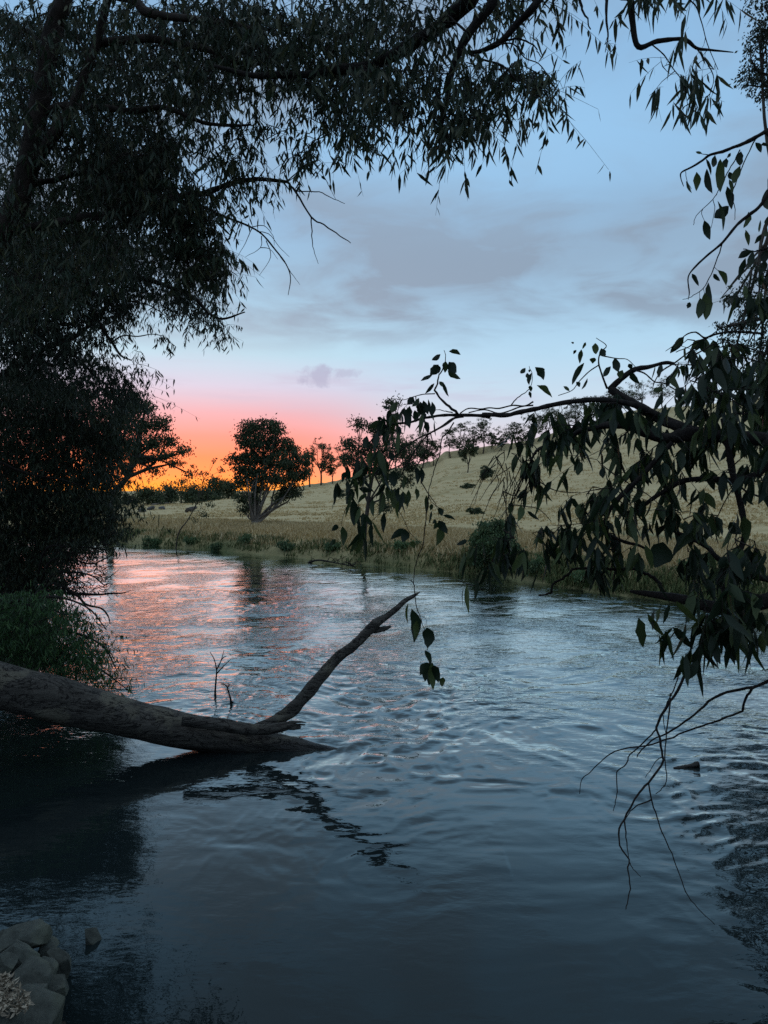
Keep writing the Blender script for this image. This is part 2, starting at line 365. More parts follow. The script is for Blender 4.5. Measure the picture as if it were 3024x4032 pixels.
# ------------------------------------------------------------------ water
def rip(x, y, wl, seed, ang, st):
    c, s = math.cos(ang), math.sin(ang); u = (x * c + y * s) / (wl * st); v = (-x * s + y * c) / wl
    t = vnoise(u, v, seed); return .55 * (t - .5) + .45 * (.5 - np.abs(2 * vnoise(u * 1.1 + 9, v * 1.1 + 5, seed + 60) - 1))
def water_height(x, y):
    wx = x + 1.3 * (vnoise(x * .35, y * .35, 21) - .5) + .35 * (vnoise(x * 1.3, y * 1.3, 22) - .5)
    wy = y + 1.3 * (vnoise(x * .35, y * .35, 23) - .5) + .35 * (vnoise(x * 1.3, y * 1.3, 24) - .5)
    r = np.hypot(x, y)
    calm = vnoise(x * .22 + 7, y * .16 + 3, 25) * .65 + vnoise(x * .6, y * .5, 26) * .35
    A = .32 + 1.15 * np.clip((calm - .38) * 2.8, 0, 1)
    A = A * np.clip((r - 4.6) / 6.5, .09, 1) ** 1.2
    # rougher water down the right side
    A = A + .55 * np.exp(-((x - (y * .50 - .15)) / 1.0) ** 2) * (y < 11)
    # wake thrown off the sunken end of the log
    wk = np.abs((x + .55) * .35 + (y - 9.9) * .94 + .0 * x)
    A = A + .6 * np.exp(-(((x + .4) * .55 + (y - 9.8)) / .45) ** 2) * (x > -.9) * (x < 3.6)
    A = A + .5 * np.exp(-(((x + .9) * 1.0 + (y - 9.0)) / .4) ** 2) * (x > -1.4) * (x < 1.2)
    ff = (1 - .55 * np.clip((r - 18) / 14, 0, 1)) * (.38 + .62 * np.clip((r - 8) / 8, 0, 1))
    ff = ff * (1 - .6 * np.clip((-3 - x) / 4, 0, 1) * np.clip((r - 17) / 6, 0, 1))
    md = 1 + 1.3 * np.clip((r - 7.5) / 3, 0, 1)
    h = (.027 * rip(wx, wy, 1.5, 1, .22, 1.7) + .025 * rip(wx, wy, .75, 2, -.12, 1.7)) * ff
    h = h + .024 * rip(wx, wy, .42, 3, .20, 1.6) * np.clip(1.5 - r / 45, .15, 1) * ff ** .5 * md ** .5
    h = h + .0135 * rip(wx, wy, .23, 4, -.1, 1.5) * np.clip(1.6 - r / 26, 0, 1) * md
    h = h + .0052 * rip(wx, wy, .11, 5, .3, 1.3) * np.clip(1.5 - r / 14, 0, 1) * md
    A = A * (1 - .85 * np.clip((-.6 - x) / 2.2, 0, 1) * np.clip((13.0 - y) / 2.2, 0, 1))
    h = h * A
    # long low folds of current, seen as curved lines
    ph = (wx * .42 - wy * .9) * 2.6 + 2.2 * vnoise(x * .5, y * .5, 31)
    h = h + .010 * np.clip(np.sin(ph), .2, 1) ** 3 * np.clip(vnoise(x * .4 + 20, y * .4, 32) * 2.6 - 1.2, 0, 1) * np.clip((r - 5) / 6, 0, 1)
    # rings around the sticks
    for cx, cy in ((-2.52, 11.3), (-2.27, 11.05)):
        d = np.hypot(x - cx, (y - cy)); h = h + .010 * np.sin(d * 30) * np.exp(-d / .45) * (d < 2)
    return h
def water():
    az_ = np.radians(np.concatenate([np.linspace(-100, -33, 120, endpoint=False), np.linspace(-33, 33, 640, endpoint=False), np.linspace(33, 110, 121)]))
    rr_ = np.exp(np.linspace(math.log(2.6), math.log(110), 720)); A, RR = np.meshgrid(az_, rr_)
    X = RR * np.sin(A); Y = RR * np.cos(A); Z = water_height(X, Y); nr, na = X.shape
    V = np.stack([X, Y, Z], -1).reshape(-1, 3); i = np.arange(nr - 1)[:, None] * na; j = np.arange(na - 1)[None]
    Fc = np.stack([i + j, i + j + 1, i + na + j + 1, i + na + j], -1).reshape(-1, 4)
    m, n = material('river_water'); g = n.node('ShaderNodeNewGeometry').outputs['Position']
    mp = n.node('ShaderNodeMapping'); n.put(mp.inputs[0], g); mp.inputs['Scale'].default_value = (.75, 1.6, 1); mp.inputs['Rotation'].default_value = (0, 0, .15)
    a = n.noise(mp.outputs[0], 6, 3, .55, .3); b = n.noise(mp.outputs[0], 2.4, 3, .5, .4)
    patch = n.math('MULTIPLY_ADD', n.smooth(n.noise(g, .45, 3, .5), .40, .62), .75, .25)
    yy = n.node('ShaderNodeVectorMath', operation='LENGTH'); n.put(yy.inputs[0], g)
    far = n.smooth(yy.outputs['Value'], 7.5, 17)
    far2 = n.math('MULTIPLY_ADD', n.smooth(yy.outputs['Value'], 17, 32), -.62, 1.0)
    amp = n.math('MULTIPLY', n.math('MULTIPLY', patch, far2), n.math('MULTIPLY_ADD', far, .75, .05))
    hh = n.math('MULTIPLY', n.math('ADD', n.math('MULTIPLY', a, .6), n.math('MULTIPLY', b, .8)), amp)
    bn = bump(n, hh, 1.0, .075)
    # murky water body under a mirror-like surface; reflectivity follows Fresnel, raised at low angles to put extra brightness into the river
    fr = n.node('ShaderNodeFresnel'); fr.inputs['IOR'].default_value = 1.34; n.put(fr.inputs['Normal'], bn)
    fac = n.node('ShaderNodeFloatCurve'); cv = fac.mapping.curves[0]
    cv.points[0].location = (0, 0); cv.points[1].location = (1, 1)
    for x_, y_ in ((.022, .022), (.055, .070), (.12, .31), (.22, .60), (.42, .84), (.6, .93)): cv.points.new(x_, y_)
    fac.mapping.update(); n.put(fac.inputs['Value'], fr.outputs[0])
    di = n.node('ShaderNodeBsdfDiffuse'); di.inputs[0].default_value = (.010, .016, .017, 1)
    gl = n.node('ShaderNodeBsdfGlossy'); gl.inputs['Roughness'].default_value = .0; gl.inputs[0].default_value = (.93, 1, .97, 1); n.put(gl.inputs['Normal'], bn)
    mx = n.node('ShaderNodeMixShader'); n.put(mx.inputs[0], fac.outputs[0]); n.put(mx.inputs[1], di.outputs[0]); n.put(mx.inputs[2], gl.outputs[0])
    ou = n.node('ShaderNodeOutputMaterial'); n.put(ou.inputs[0], mx.outputs[0])
    mb = MB(); mb.add(V, Fc); tag(mb.build('river_water', m), kind='structure')
water()
# ------------------------------------------------------------------ tree builders
class Grower:
    """limbs given as centre lines; twigs grow from the nearest wood to sampled targets, with hanging leaves"""
    def __init__(s, seed): s.rng = rs(seed); s.pts = []; s.idx = []; s.wood = []; s.leaf = []; s.n = 0; s.info = []
    def limb(s, P, r0, r1, n=5, sides=7, lump=.25, attach=True, wig=0.0, name='branch'):
        P = catmull(P, n)
        if wig: P[1:-1] += s.rng.normal(size=(len(P) - 2, 3)) * wig
        r = np.linspace(1, 0, len(P)) ** .8 * (r0 - r1) + r1
        mb = MB(); tube(mb, P, r, sides, lump, s.n + 1); s.wood.append(mb); s.leaf.append(MB()); s.info.append((name,))
        if attach: s.pts.append(P[len(P) // 6:]); s.idx.append(np.full(len(P) - len(P) // 6, s.n))
        s.n += 1; return s.n - 1
    def side(s, i, P, r0, r1, n=4, sides=5, attach=True, wig=0.0):
        """a smaller shoot that belongs to limb i"""
        P = catmull(P, n)
        if not attach and not wig: wig = r0 * .3
        if wig: P[1:-1] += s.rng.normal(size=(len(P) - 2, 3)) * wig
        tube(s.wood[i], P, np.linspace(r0, r1, len(P)), sides, .2, 3)
        if attach: s.pts.append(P); s.idx.append(np.full(len(P), i))
    def grow(s, targets, nl, L, W, r=.006, kind='mid', hang=.45, spread=.22, sag=.12, down=1.0, maxlen=1e9, only=None):
        rng = s.rng; A = np.concatenate(s.pts); I = np.concatenate(s.idx)
        if only is not None: k = np.isin(I, only); A = A[k]; I = I[k]
        d0 = np.array([np.min(np.sum((A - t) ** 2, 1)) for t in targets]); order = np.argsort(d0)
        cap = len(A) + 14 * len(targets); AA = np.zeros((cap, 3)); II = np.zeros(cap, int); AA[:len(A)] = A; II[:len(A)] = I; m = len(A)
        for t in targets[order]:
            dd = AA[:m] - t; k = np.argmin(np.sum(dd ** 2, 1) + .35 * np.maximum(-dd[:, 2], 0) ** 2); a = AA[k].copy(); i = II[k]
            ln = np.linalg.norm(t - a)
            if ln > maxlen: a = t + (a - t) / ln * maxlen; ln = maxlen
            mid = (a + t) / 2 + np.array([0, 0, sag * ln]) + rng.normal(size=3) * ln * .08
            ns = max(3, min(8, int(ln / .12)))
            tt = np.linspace(0, 1, ns)[:, None]; C = (1 - tt) ** 2 * a + 2 * tt * (1 - tt) * mid + tt ** 2 * t
            C[1:-1] += rng.normal(size=(ns - 2, 3)) * ln * .015
            tube(s.wood[i], C, np.linspace(r * (1 + .5 * min(ln, 2)), r * .35, ns), 3, caps=False)
            h = ns // 2; k2 = ns - h; AA[m:m + k2] = C[h:]; II[m:m + k2] = i; m += k2
            n = max(2, int(nl * rng.uniform(.6, 1.4)))
            # three or four drooping twiglets from the end, each strung with leaves
            nt = max(1, n // 6); B = []
            for q_ in range(nt):
                e = t + rng.normal(size=3) * spread * np.array([1, 1, .6]) + np.array([0, 0, -spread * rng.uniform(.1, 1.3)])
                st = C[rng.randint(ns // 2, ns)]
                mm = (st + e) / 2 + np.array([0, 0, .25 * spread]); u_ = np.linspace(0, 1, 4)[:, None]
                K = (1 - u_) ** 2 * st + 2 * u_ * (1 - u_) * mm + u_ ** 2 * e
                tube(s.wood[i], K, np.linspace(r * .45, r * .2, 4), 3, caps=False)
                uu = rng.uniform(.15, 1.02, n // nt)[:, None]; B.append((1 - uu) ** 2 * st + 2 * uu * (1 - uu) * mm + uu ** 2 * e)
            B = np.concatenate(B); nn = len(B)
            d = np.stack([rng.normal(size=nn) * hang, rng.normal(size=nn) * hang, -down * np.ones(nn)], -1)
            leaves(s.leaf[i], B, d, L * rng.uniform(.5, 1.3, nn), W * rng.uniform(.6, 1.3, nn), rng, kind)
    def build(s, root, bark, leaf, fol='foliage'):
        for i in range(s.n):
            o = s.wood[i].build(s.info[i][0], bark, root)
            if s.leaf[i].n: 
                o2 = s.leaf[i].build(fol, leaf); o2.parent = o
def targets(poly, n, d0, d1, rng, clump=0, csize=60):
    """n points spread through a volume; clump>0 gathers them into that many bunches"""
    if clump:
        c = sample_poly(poly, clump, rng); dc = rng.uniform(d0, d1, clump); k = rng.randint(0, clump, n)
        p = c[k] + rng.normal(size=(n, 2)) * csize; d = dc[k] + rng.normal(size=n) * (d1 - d0) * .08
    else: p = sample_poly(poly, n, rng); d = rng.uniform(d0, d1, n)
    return pix(p[:, 0], p[:, 1], d)
def poly3(pts, d0, d1, **k):
    a = zpts(pts, **k); return pix(a[:, 0], a[:, 1], np.linspace(d0, d1, len(a)))
ZA = dict(ox=0, oy=0, s=.6028)      # enlargements of the photo that the centre lines were read from
ZB = dict(ox=0, oy=900, s=.6028)
ZC = dict(ox=0, oy=0, s=.9114)
ZD = dict(ox=1000, oy=0, s=.7836)
ZE = dict(ox=1600, oy=0, s=.8584)
ZF = dict(ox=1300, oy=1350, s=.4822)
ZG = dict(ox=1900, oy=1300, s=.6775)
ZH = dict(ox=1900, oy=1850, s=.6775)
ZI = dict(ox=2200, oy=2400, s=.5877)
ZJ = dict(ox=2600, oy=500, s=.4069)
ZK = dict(ox=900, oy=2300, s=.5425)
ZL = dict(ox=1200, oy=1550, s=.7233)
ZM = dict(ox=0, oy=1344, s=.9114)
ZN = dict(ox=0, oy=2250, s=.9114)

# ------------------------------------------------------------------ left foreground gum
def left_gum():
    base = np.array([-5.9, 7.2, ground(-5.9, 7.2)[0] - .1])
    root = empty('river_gum', base, 'tall dark gum leaning in from the left edge with long limbs over the river', 'tree', 'gum trees')
    g = Grower(11)
    tr = np.vstack([base, [-5.4, 7.6, 3.2], [-4.65, 7.9, 4.9], poly3([(-60, 1640), (60, 1450), (130, 1250), (190, 1050), (240, 750), (300, 450), (360, 150), (420, 0)], 8, 7.6, **ZA), pix(330, -350, 7.5), pix(450, -900, 7.3)])
    g.limb(tr, .15, .06, sides=12, lump=.12, name='trunk')
    g.limb(poly3([(200, 1120), (260, 1020), (350, 880), (480, 680), (560, 480), (640, 250), (700, 0), (760, -300)], 7.9, 7.3, **ZA), .065, .03)
    g.limb(poly3([(380, -260), (640, -80), (870, 0), (930, 60), (1020, 95), (1180, 115), (1400, 140), (1560, 165), (1680, 200), (1760, 190)], 7.5, 6.8, **ZA), .06, .012)
    g.limb(poly3([(620, 290), (800, 265), (1000, 255), (1200, 290), (1380, 330), (1500, 395), (1659, 420), (1800, 400)], 7.6, 7, **ZA), .045, .012)
    g.limb(poly3([(240, 760), (400, 690), (550, 700), (700, 705), (860, 725), (1050, 700), (1180, 740), (1330, 800), (1500, 820), (1640, 815)], 7.8, 7.2, **ZA), .042, .010)
    b = g.limb(poly3([(130, 1250), (250, 1195), (380, 1170), (500, 1130), (620, 1125), (780, 1155), (950, 1170)], 8, 8.4, **ZA), .035, .010)
    b5 = g.limb(poly3([(20, 1520), (150, 1490), (330, 1470), (500, 1425), (700, 1405), (900, 1380), (1050, 1320), (1180, 1280), (1330, 1265), (1500, 1200), (1620, 1175), (1740, 1172), (1875, 1188)], 8, 7.4, **ZA), .050, .016)
    g.side(b5, poly3([(1240, 785), (1280, 830), (1345, 940), (1400, 970), (1470, 1020), (1515, 1050)], 7.4, 7.2, **ZC), .013, .004, attach=False)
    g.side(b5, poly3([(1245, 790), (1290, 825), (1380, 830), (1430, 855), (1490, 880)], 7.4, 7.3, **ZC), .008, .003, attach=False)
    g.side(b5, poly3([(1345, 940), (1348, 1020), (1355, 1080), (1375, 1140)], 7.4, 7.3, **ZC), .007, .002, attach=False)
    g.side(b5, poly3([(1235, 785), (1290, 740), (1340, 700), (1380, 730), (1420, 800), (1450, 860)], 7.4, 7.3, **ZC), .007, .002, attach=False)
    b6 = g.limb(poly3([(800, 850), (890, 900), (980, 940), (1060, 970), (1130, 1010), (1190, 1080), (1235, 1140), (1255, 1200), (1245, 1275)], 7.6, 7.4, **ZC), .014, .003, attach=False)
    for q_ in ([(1090, 985), (1060, 1050), (1020, 1120)], [(1110, 1000), (1160, 1010), (1210, 1070), (1250, 1110)], [(1130, 1020), (1125, 1070), (1060, 1110)], [(1150, 1040), (1170, 1110), (1120, 1190)],
               [(1090, 980), (1140, 975), (1180, 1020), (1185, 1060)], [(1200, 1090), (1260, 1180), (1295, 1230)], [(1000, 935), (1040, 900), (1045, 860)], [(1125, 1070), (1165, 1075), (1200, 1120)]):
        g.side(b6, poly3(q_, 7.5, 7.4, **ZC), .005, .0018, attach=False)
    rng = g.rng
    def z(poly, n, d0, d1, nl=16, L=.125, W=.023, clump=0, cs=55, **k):
        g.grow(targets(poly, n, d0, d1, rng, clump, cs), nl, L, W, **k)
    P = lambda pts: zpts(pts)
    z(P([(0, 0), (560, 0), (570, 90), (430, 240), (380, 290), (340, 420), (250, 570), (0, 700)]), 1350, 7.0, 11.5, 19, W=.023)
    z(P([(150, -500), (900, -500), (1000, 0), (100, 0)]), 160, 6, 9, 22)                       # crown above the frame
    z(P([(-700, -500), (150, -500), (0, 0), (0, 700), (-700, 700)]), 520, 6.5, 10.5, 24)          # crown left of the frame
    z(P([(380, 0), (880, 0), (860, 110), (740, 190), (640, 150), (520, 210), (420, 220)]), 180, 6.6, 7.8, 17)
    z(zpts([(760, 560), (1050, 480), (1080, 620), (1060, 830), (980, 850), (900, 640), (800, 620)], **ZC), 50, 7, 7.6, 15)
    z(zpts([(700, 800), (900, 790), (905, 930), (990, 1130), (900, 1250), (800, 1150), (720, 1000), (640, 880)], **ZC), 190, 7.2, 8, 17)
    z(zpts([(1270, 590), (1400, 570), (1380, 690), (1350, 780), (1260, 740)], **ZC), 9, 7.2, 7.5, 12, spread=.12)
    z(zpts([(1100, 480), (1400, 480), (1560, 520), (1550, 600), (1400, 560), (1150, 640)], **ZC), 10, 7.0, 7.6, 9, spread=.14)
    z(zpts([(1350, 370), (1659, 330), (1659, 520), (1540, 600), (1450, 620), (1420, 460)], **ZC), 42, 6.6, 7.4, 13)
    z(zpts([(380, 640), (620, 640), (760, 560), (780, 740), (690, 800), (640, 900), (400, 860)], **ZC), 240, 7.4, 9, 18)
    g.build(root, M['bark'], M['leaf'])
left_gum()
# ------------------------------------------------------------------ overhead gum whose limb comes in at the top
def overhead_gum():
    base = np.array([4.3, 3.0, ground(4.3, 3.0)[0] - .1])
    root = empty('overhanging_gum', base, 'gum whose thick limb slants down leftward across the top centre of the sky', 'tree', 'gum trees')
    g = Grower(23)
    g.limb(np.array([base, [4.1, 3.1, 3.6], [3.7, 3.4, 6.2], [3.2, 3.8, 8.2], [2.9, 4.2, 10.5]]), .24, .12, sides=12, lump=.1, name='trunk')
    a = g.limb(np.vstack([[3.55, 3.5, 6.8], [2.6, 4.2, 7.3], poly3([(1250, -120), (1090, 0), (1030, 50), (940, 130), (830, 200), (700, 280), (560, 335), (400, 350), (300, 375), (150, 376), (0, 378), (-200, 330)], 5.3, 6.3, **ZD)]), .075, .014)
    b = g.limb(np.vstack([[3.3, 3.75, 7.8], [2.3, 4.4, 7.9], poly3([(1290, -120), (1210, 0), (1150, 80), (1080, 170), (1030, 260), (990, 370), (975, 480), (950, 600), (930, 720)], 5.0, 5.3, **ZD)]), .05, .006)
    c = g.limb(np.vstack([[2.3, 4.4, 7.9], poly3([(1560, -140), (1400, 40), (1330, 110), (1250, 200), (1180, 240), (1120, 262), (1060, 262)], 4.8, 5.2, **ZD)]), .03, .010)
    g.side(c, poly3([(1240, 205), (1330, 195), (1400, 225), (1420, 250), (1440, 285)], 5, 5, **ZD), .008, .003, attach=False)
    g.side(c, poly3([(1190, 230), (1300, 220), (1360, 290), (1430, 320), (1490, 390), (1540, 410)], 5, 5, **ZD), .006, .002)
    g.side(b, poly3([(1080, 170), (1010, 110), (960, 80), (880, 180)], 5, 5.2, **ZD), .010, .003)
    g.side(b, poly3([(1040, 250), (1150, 300), (1250, 330), (1350, 430), (1480, 460)], 5.1, 5, **ZD), .009, .003)
    rng = g.rng
    def z(poly, n, nl=13, L=.125, W=.021, d0=4.9, d1=5.9, **k):
        g.grow(targets(poly, n, d0, d1, rng), nl, L, W, r=.005, **k)
    ZP = lambda p: zpts(p, **ZD)
    z(ZP([(0, 0), (900, 0), (880, 120), (600, 300), (560, 520), (360, 500), (0, 430)]), 165, 16, d0=5.6, d1=7.2)
    z(ZP([(520, 330), (860, 300), (880, 480), (820, 600), (700, 590), (560, 540)]), 60, 14)
    z(ZP([(850, 330), (1200, 300), (1330, 380), (1240, 520), (1200, 640), (1060, 650), (1000, 740), (900, 720), (900, 560), (860, 480)]), 105, 12)
    z(ZP([(1230, 300), (1380, 330), (1570, 430), (1530, 520), (1300, 500), (1220, 430)]), 34, 12)
    z(ZP([(860, 0), (1060, 60), (1000, 260), (850, 260), (700, 200)]), 30, 11)
    z(ZP([(1060, 0), (1400, -60), (1560, 0), (1570, 90), (1460, 80), (1330, 110), (1200, 130)]), 26, 11)
    z(ZP([(-400, -500), (1700, -600), (1700, -60), (0, -20)]), 150, 20, d0=5, d1=8)
    z(ZP([(380, 470), (500, 560), (500, 700), (420, 700)]), 16, 11, d0=6, d1=6.6)
    z(ZP([(200, 680), (320, 660), (300, 860), (180, 860)]), 12, 11, d0=6.4, d1=6.8)
    z(ZP([(1335, 570), (1350, 570), (1350, 650), (1335, 650)]), 2, 4, L=.15, spread=.05, hang=.15)
    # sprays that hang at the top right
    e = g.limb(np.vstack([[3.2, 3.8, 8.2], [2.6, 4.1, 7.6], poly3([(1030, -120), (1030, 0), (1040, 110), (1065, 215), (1150, 190), (1270, 180), (1330, 220), (1400, 230), (1500, 240)], 4.7, 4.7, **ZE)]), .028, .003)
    g.side(e, poly3([(1120, 200), (1180, 250), (1220, 310), (1270, 380), (1290, 480)], 4.7, 4.7, **ZE), .005, .002)
    g.side(e, poly3([(1330, 220), (1380, 290), (1410, 360), (1390, 440)], 4.7, 4.7, **ZE), .005, .002)
    g.side(e, poly3([(1100, -80), (1300, 0), (1350, 90), (1380, 200), (1430, 320)], 4.7, 4.7, **ZE), .005, .002)
    f = g.limb(np.vstack([[2.6, 4.1, 7.6], poly3([(940, -160), (920, 0), (918, 90), (925, 165), (912, 240)], 4.7, 4.7, **ZE)]), .014, .002, attach=True)
    g.side(f, poly3([(780, -160), (795, 0), (820, 70), (845, 135)], 4.8, 4.8, **ZE), .012, .004, attach=False)
    def y(p, n, nl, only, **k): g.grow(targets(zpts(p, **ZE), n, 4.6, 4.9, rng), nl, k.pop('L', .15), .022, r=.0035, only=only, spread=k.pop('spread', .13), hang=.3, **k)
    y([(1100, 200), (1450, 190), (1460, 330), (1420, 470), (1280, 520), (1240, 380), (1130, 330)], 17, 7, [e])
    y([(1110, 420), (1180, 400), (1180, 440), (1110, 470)], 2, 6, [e])
    y([(1230, 490), (1320, 500), (1300, 540), (1250, 540)], 2, 6, [e], spread=.06)
    y([(950, -60), (1090, -60), (1090, 0), (950, 0)], 8, 7, [e], spread=.08)
    y([(1150, -60), (1450, -60), (1400, 60), (1230, 50)], 12, 6, [e])
    y([(905, 170), (945, 170), (940, 230), (905, 240)], 3, 4, [f], spread=.06, L=.11)
    g.build(root, M['bark_dark'], M['leaf'])
overhead_gum()
# ------------------------------------------------------------------ right foreground broad-leaved gum
def leaf_list(mb, L, d, rng, zm, dj=.12):
    """single leaves read off the photo: base x, y, tip x, y, width"""
    for (x1, y1, x2, y2, wd) in L:
        a = zpts([(x1, y1), (x2, y2)], **zm); dd = d + rng.uniform(-dj, dj)
        p0 = pix(a[0, 0], a[0, 1], dd); p1 = pix(a[1, 0], a[1, 1], dd + rng.uniform(-.02, .02))
        ln = np.linalg.norm(p1 - p0); W = wd * 1.22 * zm['s'] / F * dd
        dirv = norm(p1 - p0); view = norm(p0 - np.array([0, 0, CAMH]))
        s = norm(np.cross(dirv, view)); s = norm(s + view * rng.uniform(-.5, .5)); s = norm(s - dirv * s.dot(dirv)); u = np.cross(s, dirv)
        t, wdt, c = ROWS['near']; b = rng.uniform(-.09, .09)
        C = p0 + dirv * (ln * t)[:, None] + s * (b * ln * np.sin(t * math.pi))[:, None] + u * (.1 * ln * np.sin(t * math.pi))[:, None]
        hw = (W * .5 * wdt)[:, None]; w1 = 1 + rng.uniform(-.2, .12, (8, 1)); w2 = 1 + rng.uniform(-.2, .12, (8, 1))
        V = np.stack([C - s * hw * w1 + u * hw * .3, C, C + s * hw * w2 + u * hw * .3], 1).reshape(-1, 3)
        q0 = (np.arange(7)[:, None] * 3 + np.arange(2)[None]).ravel(); mb.add(V, np.stack([q0, q0 + 1, q0 + 4, q0 + 3], -1))
def right_gum():
    base = np.array([2.75, 2.5, ground(2.75, 2.5)[0] - .1])
    root = empty('broad_leaved_gum', base, 'near gum with large broad leaves, its branches crossing the hill on the right', 'tree', 'gum trees')
    g = Grower(37); rng = g.rng
    g.limb(np.array([base, [2.7, 2.6, 2.4], [2.5, 2.8, 3.6], [2.35, 2.9, 4.8], [2.5, 2.8, 6.2]]), .11, .04, sides=12, lump=.1, name='trunk')
    m1 = g.limb(np.vstack([[2.45, 2.82, 3.7], poly3([(1800, 700), (1659, 640), (1400, 620), (1250, 600), (1100, 550), (1000, 500), (870, 420), (740, 345)], 2.7, 3.1, **ZG)]), .030, .015, lump=.3)
    g.side(m1, poly3([(740, 345), (800, 285), (880, 230), (960, 215), (1060, 190), (1110, 195)], 3.1, 3.15, **ZG), .015, .007)
    g.side(m1, poly3([(725, 340), (695, 260), (675, 190), (685, 130), (720, 90), (660, 45)], 3.1, 3.1, **ZG), .005, .0015)
    g.side(m1, poly3([(680, 200), (620, 240), (560, 300), (520, 350), (440, 380)], 3.1, 3.1, **ZG), .003, .0015)
    g.side(m1, poly3([(870, 230), (940, 250), (1000, 300), (1060, 310), (1140, 360)], 3.1, 3.0, **ZG), .004, .002)
    g.side(m1, poly3([(1100, 200), (1040, 240), (1000, 300), (980, 370)], 3.1, 3.0, **ZG), .004, .0015)
    g.side(m1, poly3([(700, 150), (780, 165), (840, 170), (890, 215)], 3.1, 3.1, **ZG), .003, .0015)
    m2 = g.limb(poly3([(1250, 600), (1150, 615), (1050, 625), (940, 590), (880, 565), (790, 550), (700, 555), (620, 575), (560, 590), (480, 640), (330, 690), (280, 760)], 2.8, 3.1, **ZG), .026, .004, lump=.3)
    m3 = g.limb(np.vstack([poly3([(1250, 590), (1080, 520), (900, 440), (760, 410), (640, 405), (550, 412), (430, 430), (300, 460), (200, 480), (130, 495), (0, 490)], 2.9, 3.3, **ZG),
                           poly3([(1300, 605), (1250, 597), (1150, 590), (1050, 590), (950, 590), (850, 600), (740, 620), (650, 650), (520, 660), (450, 690), (380, 740), (320, 820)], 3.3, 3.5, **ZF)]), .013, .003, lump=.25)
    def z(p, n, nl, zm, d0, d1, only=None, L=.10, W=.027, sp=.11): g.grow(targets(zpts(p, **zm), n, d0, d1, rng), nl, L, W, r=.0032, kind='near', spread=sp, hang=.35, only=only)
    F_ = lambda p, r0=.004, r1=.0015, d0=3.35, d1=3.4, at=True: g.side(m3, poly3(p, d0, d1, **ZF), r0, r1, attach=at)
    F_([(1659, 480), (1590, 515), (1490, 510), (1380, 535), (1300, 530), (1230, 540), (1130, 535), (1060, 575)], .004, .003)
    F_([(1659, 510), (1560, 520), (1450, 560), (1370, 575), (1260, 545), (1130, 570)], .004, .003)
    F_([(1480, 505), (1530, 450), (1600, 400), (1640, 360), (1650, 260), (1625, 190)], .003, .0012, at=False)
    F_([(1040, 585), (950, 500), (860, 410), (870, 330), (905, 240), (940, 150), (930, 60)], .007, .0015, at=False)
    F_([(1000, 570), (945, 560), (880, 545), (840, 570)], .003, .001, at=False)
    F_([(855, 415), (760, 420), (680, 440), (600, 465), (530, 455)], .003, .0012)
    F_([(1090, 600), (1000, 620), (900, 690), (800, 750), (700, 870), (620, 1000), (580, 1080)], .006, .002)
    F_([(1020, 610), (940, 670), (830, 730), (700, 790), (560, 900), (480, 1050), (440, 1180)], .005, .0015)
    F_([(795, 760), (790, 850), (750, 930), (700, 1010)], .004, .0015)
    F_([(820, 740), (830, 830), (740, 960), (660, 1090)], .003, .0012)
    F_([(1010, 650), (960, 730), (910, 790), (895, 900), (860, 1000), (840, 1080), (810, 1180), (805, 1260), (860, 1330), (940, 1370)], .0035, .0012, at=False)
    F_([(740, 1130), (800, 1230), (870, 1330), (890, 1430)], .003, .001, at=False)
    F_([(805, 1240), (785, 1400), (770, 1560), (755, 1660), (700, 1800), (680, 1960)], .003, .002, at=False)
    F_([(545, 1350), (600, 1440), (650, 1550), (750, 1650)], .002, .001, at=False)
    F_([(380, 740), (300, 900), (230, 1060), (200, 1200)], .003, .0015)
    F_([(150, 1310), (110, 1400), (90, 1500)], .002, .001, at=False)
    g.side(m3, poly3([(1320, -30), (1345, 0), (1350, 60), (1365, 170), (1390, 230), (1410, 300), (1425, 345), (1445, 480)], 3.35, 3.35, **ZK), .0028, .0014, attach=False)
    g.side(m3, poly3([(1390, 230), (1430, 250), (1442, 315)], 3.35, 3.35, **ZK), .0012, .0008, attach=False)
    leaf_list(g.leaf[m3], [(1330, 180, 1345, 430, 65), (1365, 265, 1355, 400, 45), (1303, 140, 1303, 290, 16), (1440, 315, 1445, 465, 78), (1425, 480, 1470, 590, 36), (1450, 570, 1390, 660, 60), (1465, 570, 1425, 710, 60), (1475, 575, 1485, 770, 60), (1490, 590, 1525, 715, 55), (1480, 570, 1455, 740, 50), (1558, 675, 1550, 745, 42)], 3.35, rng, ZK, .03)
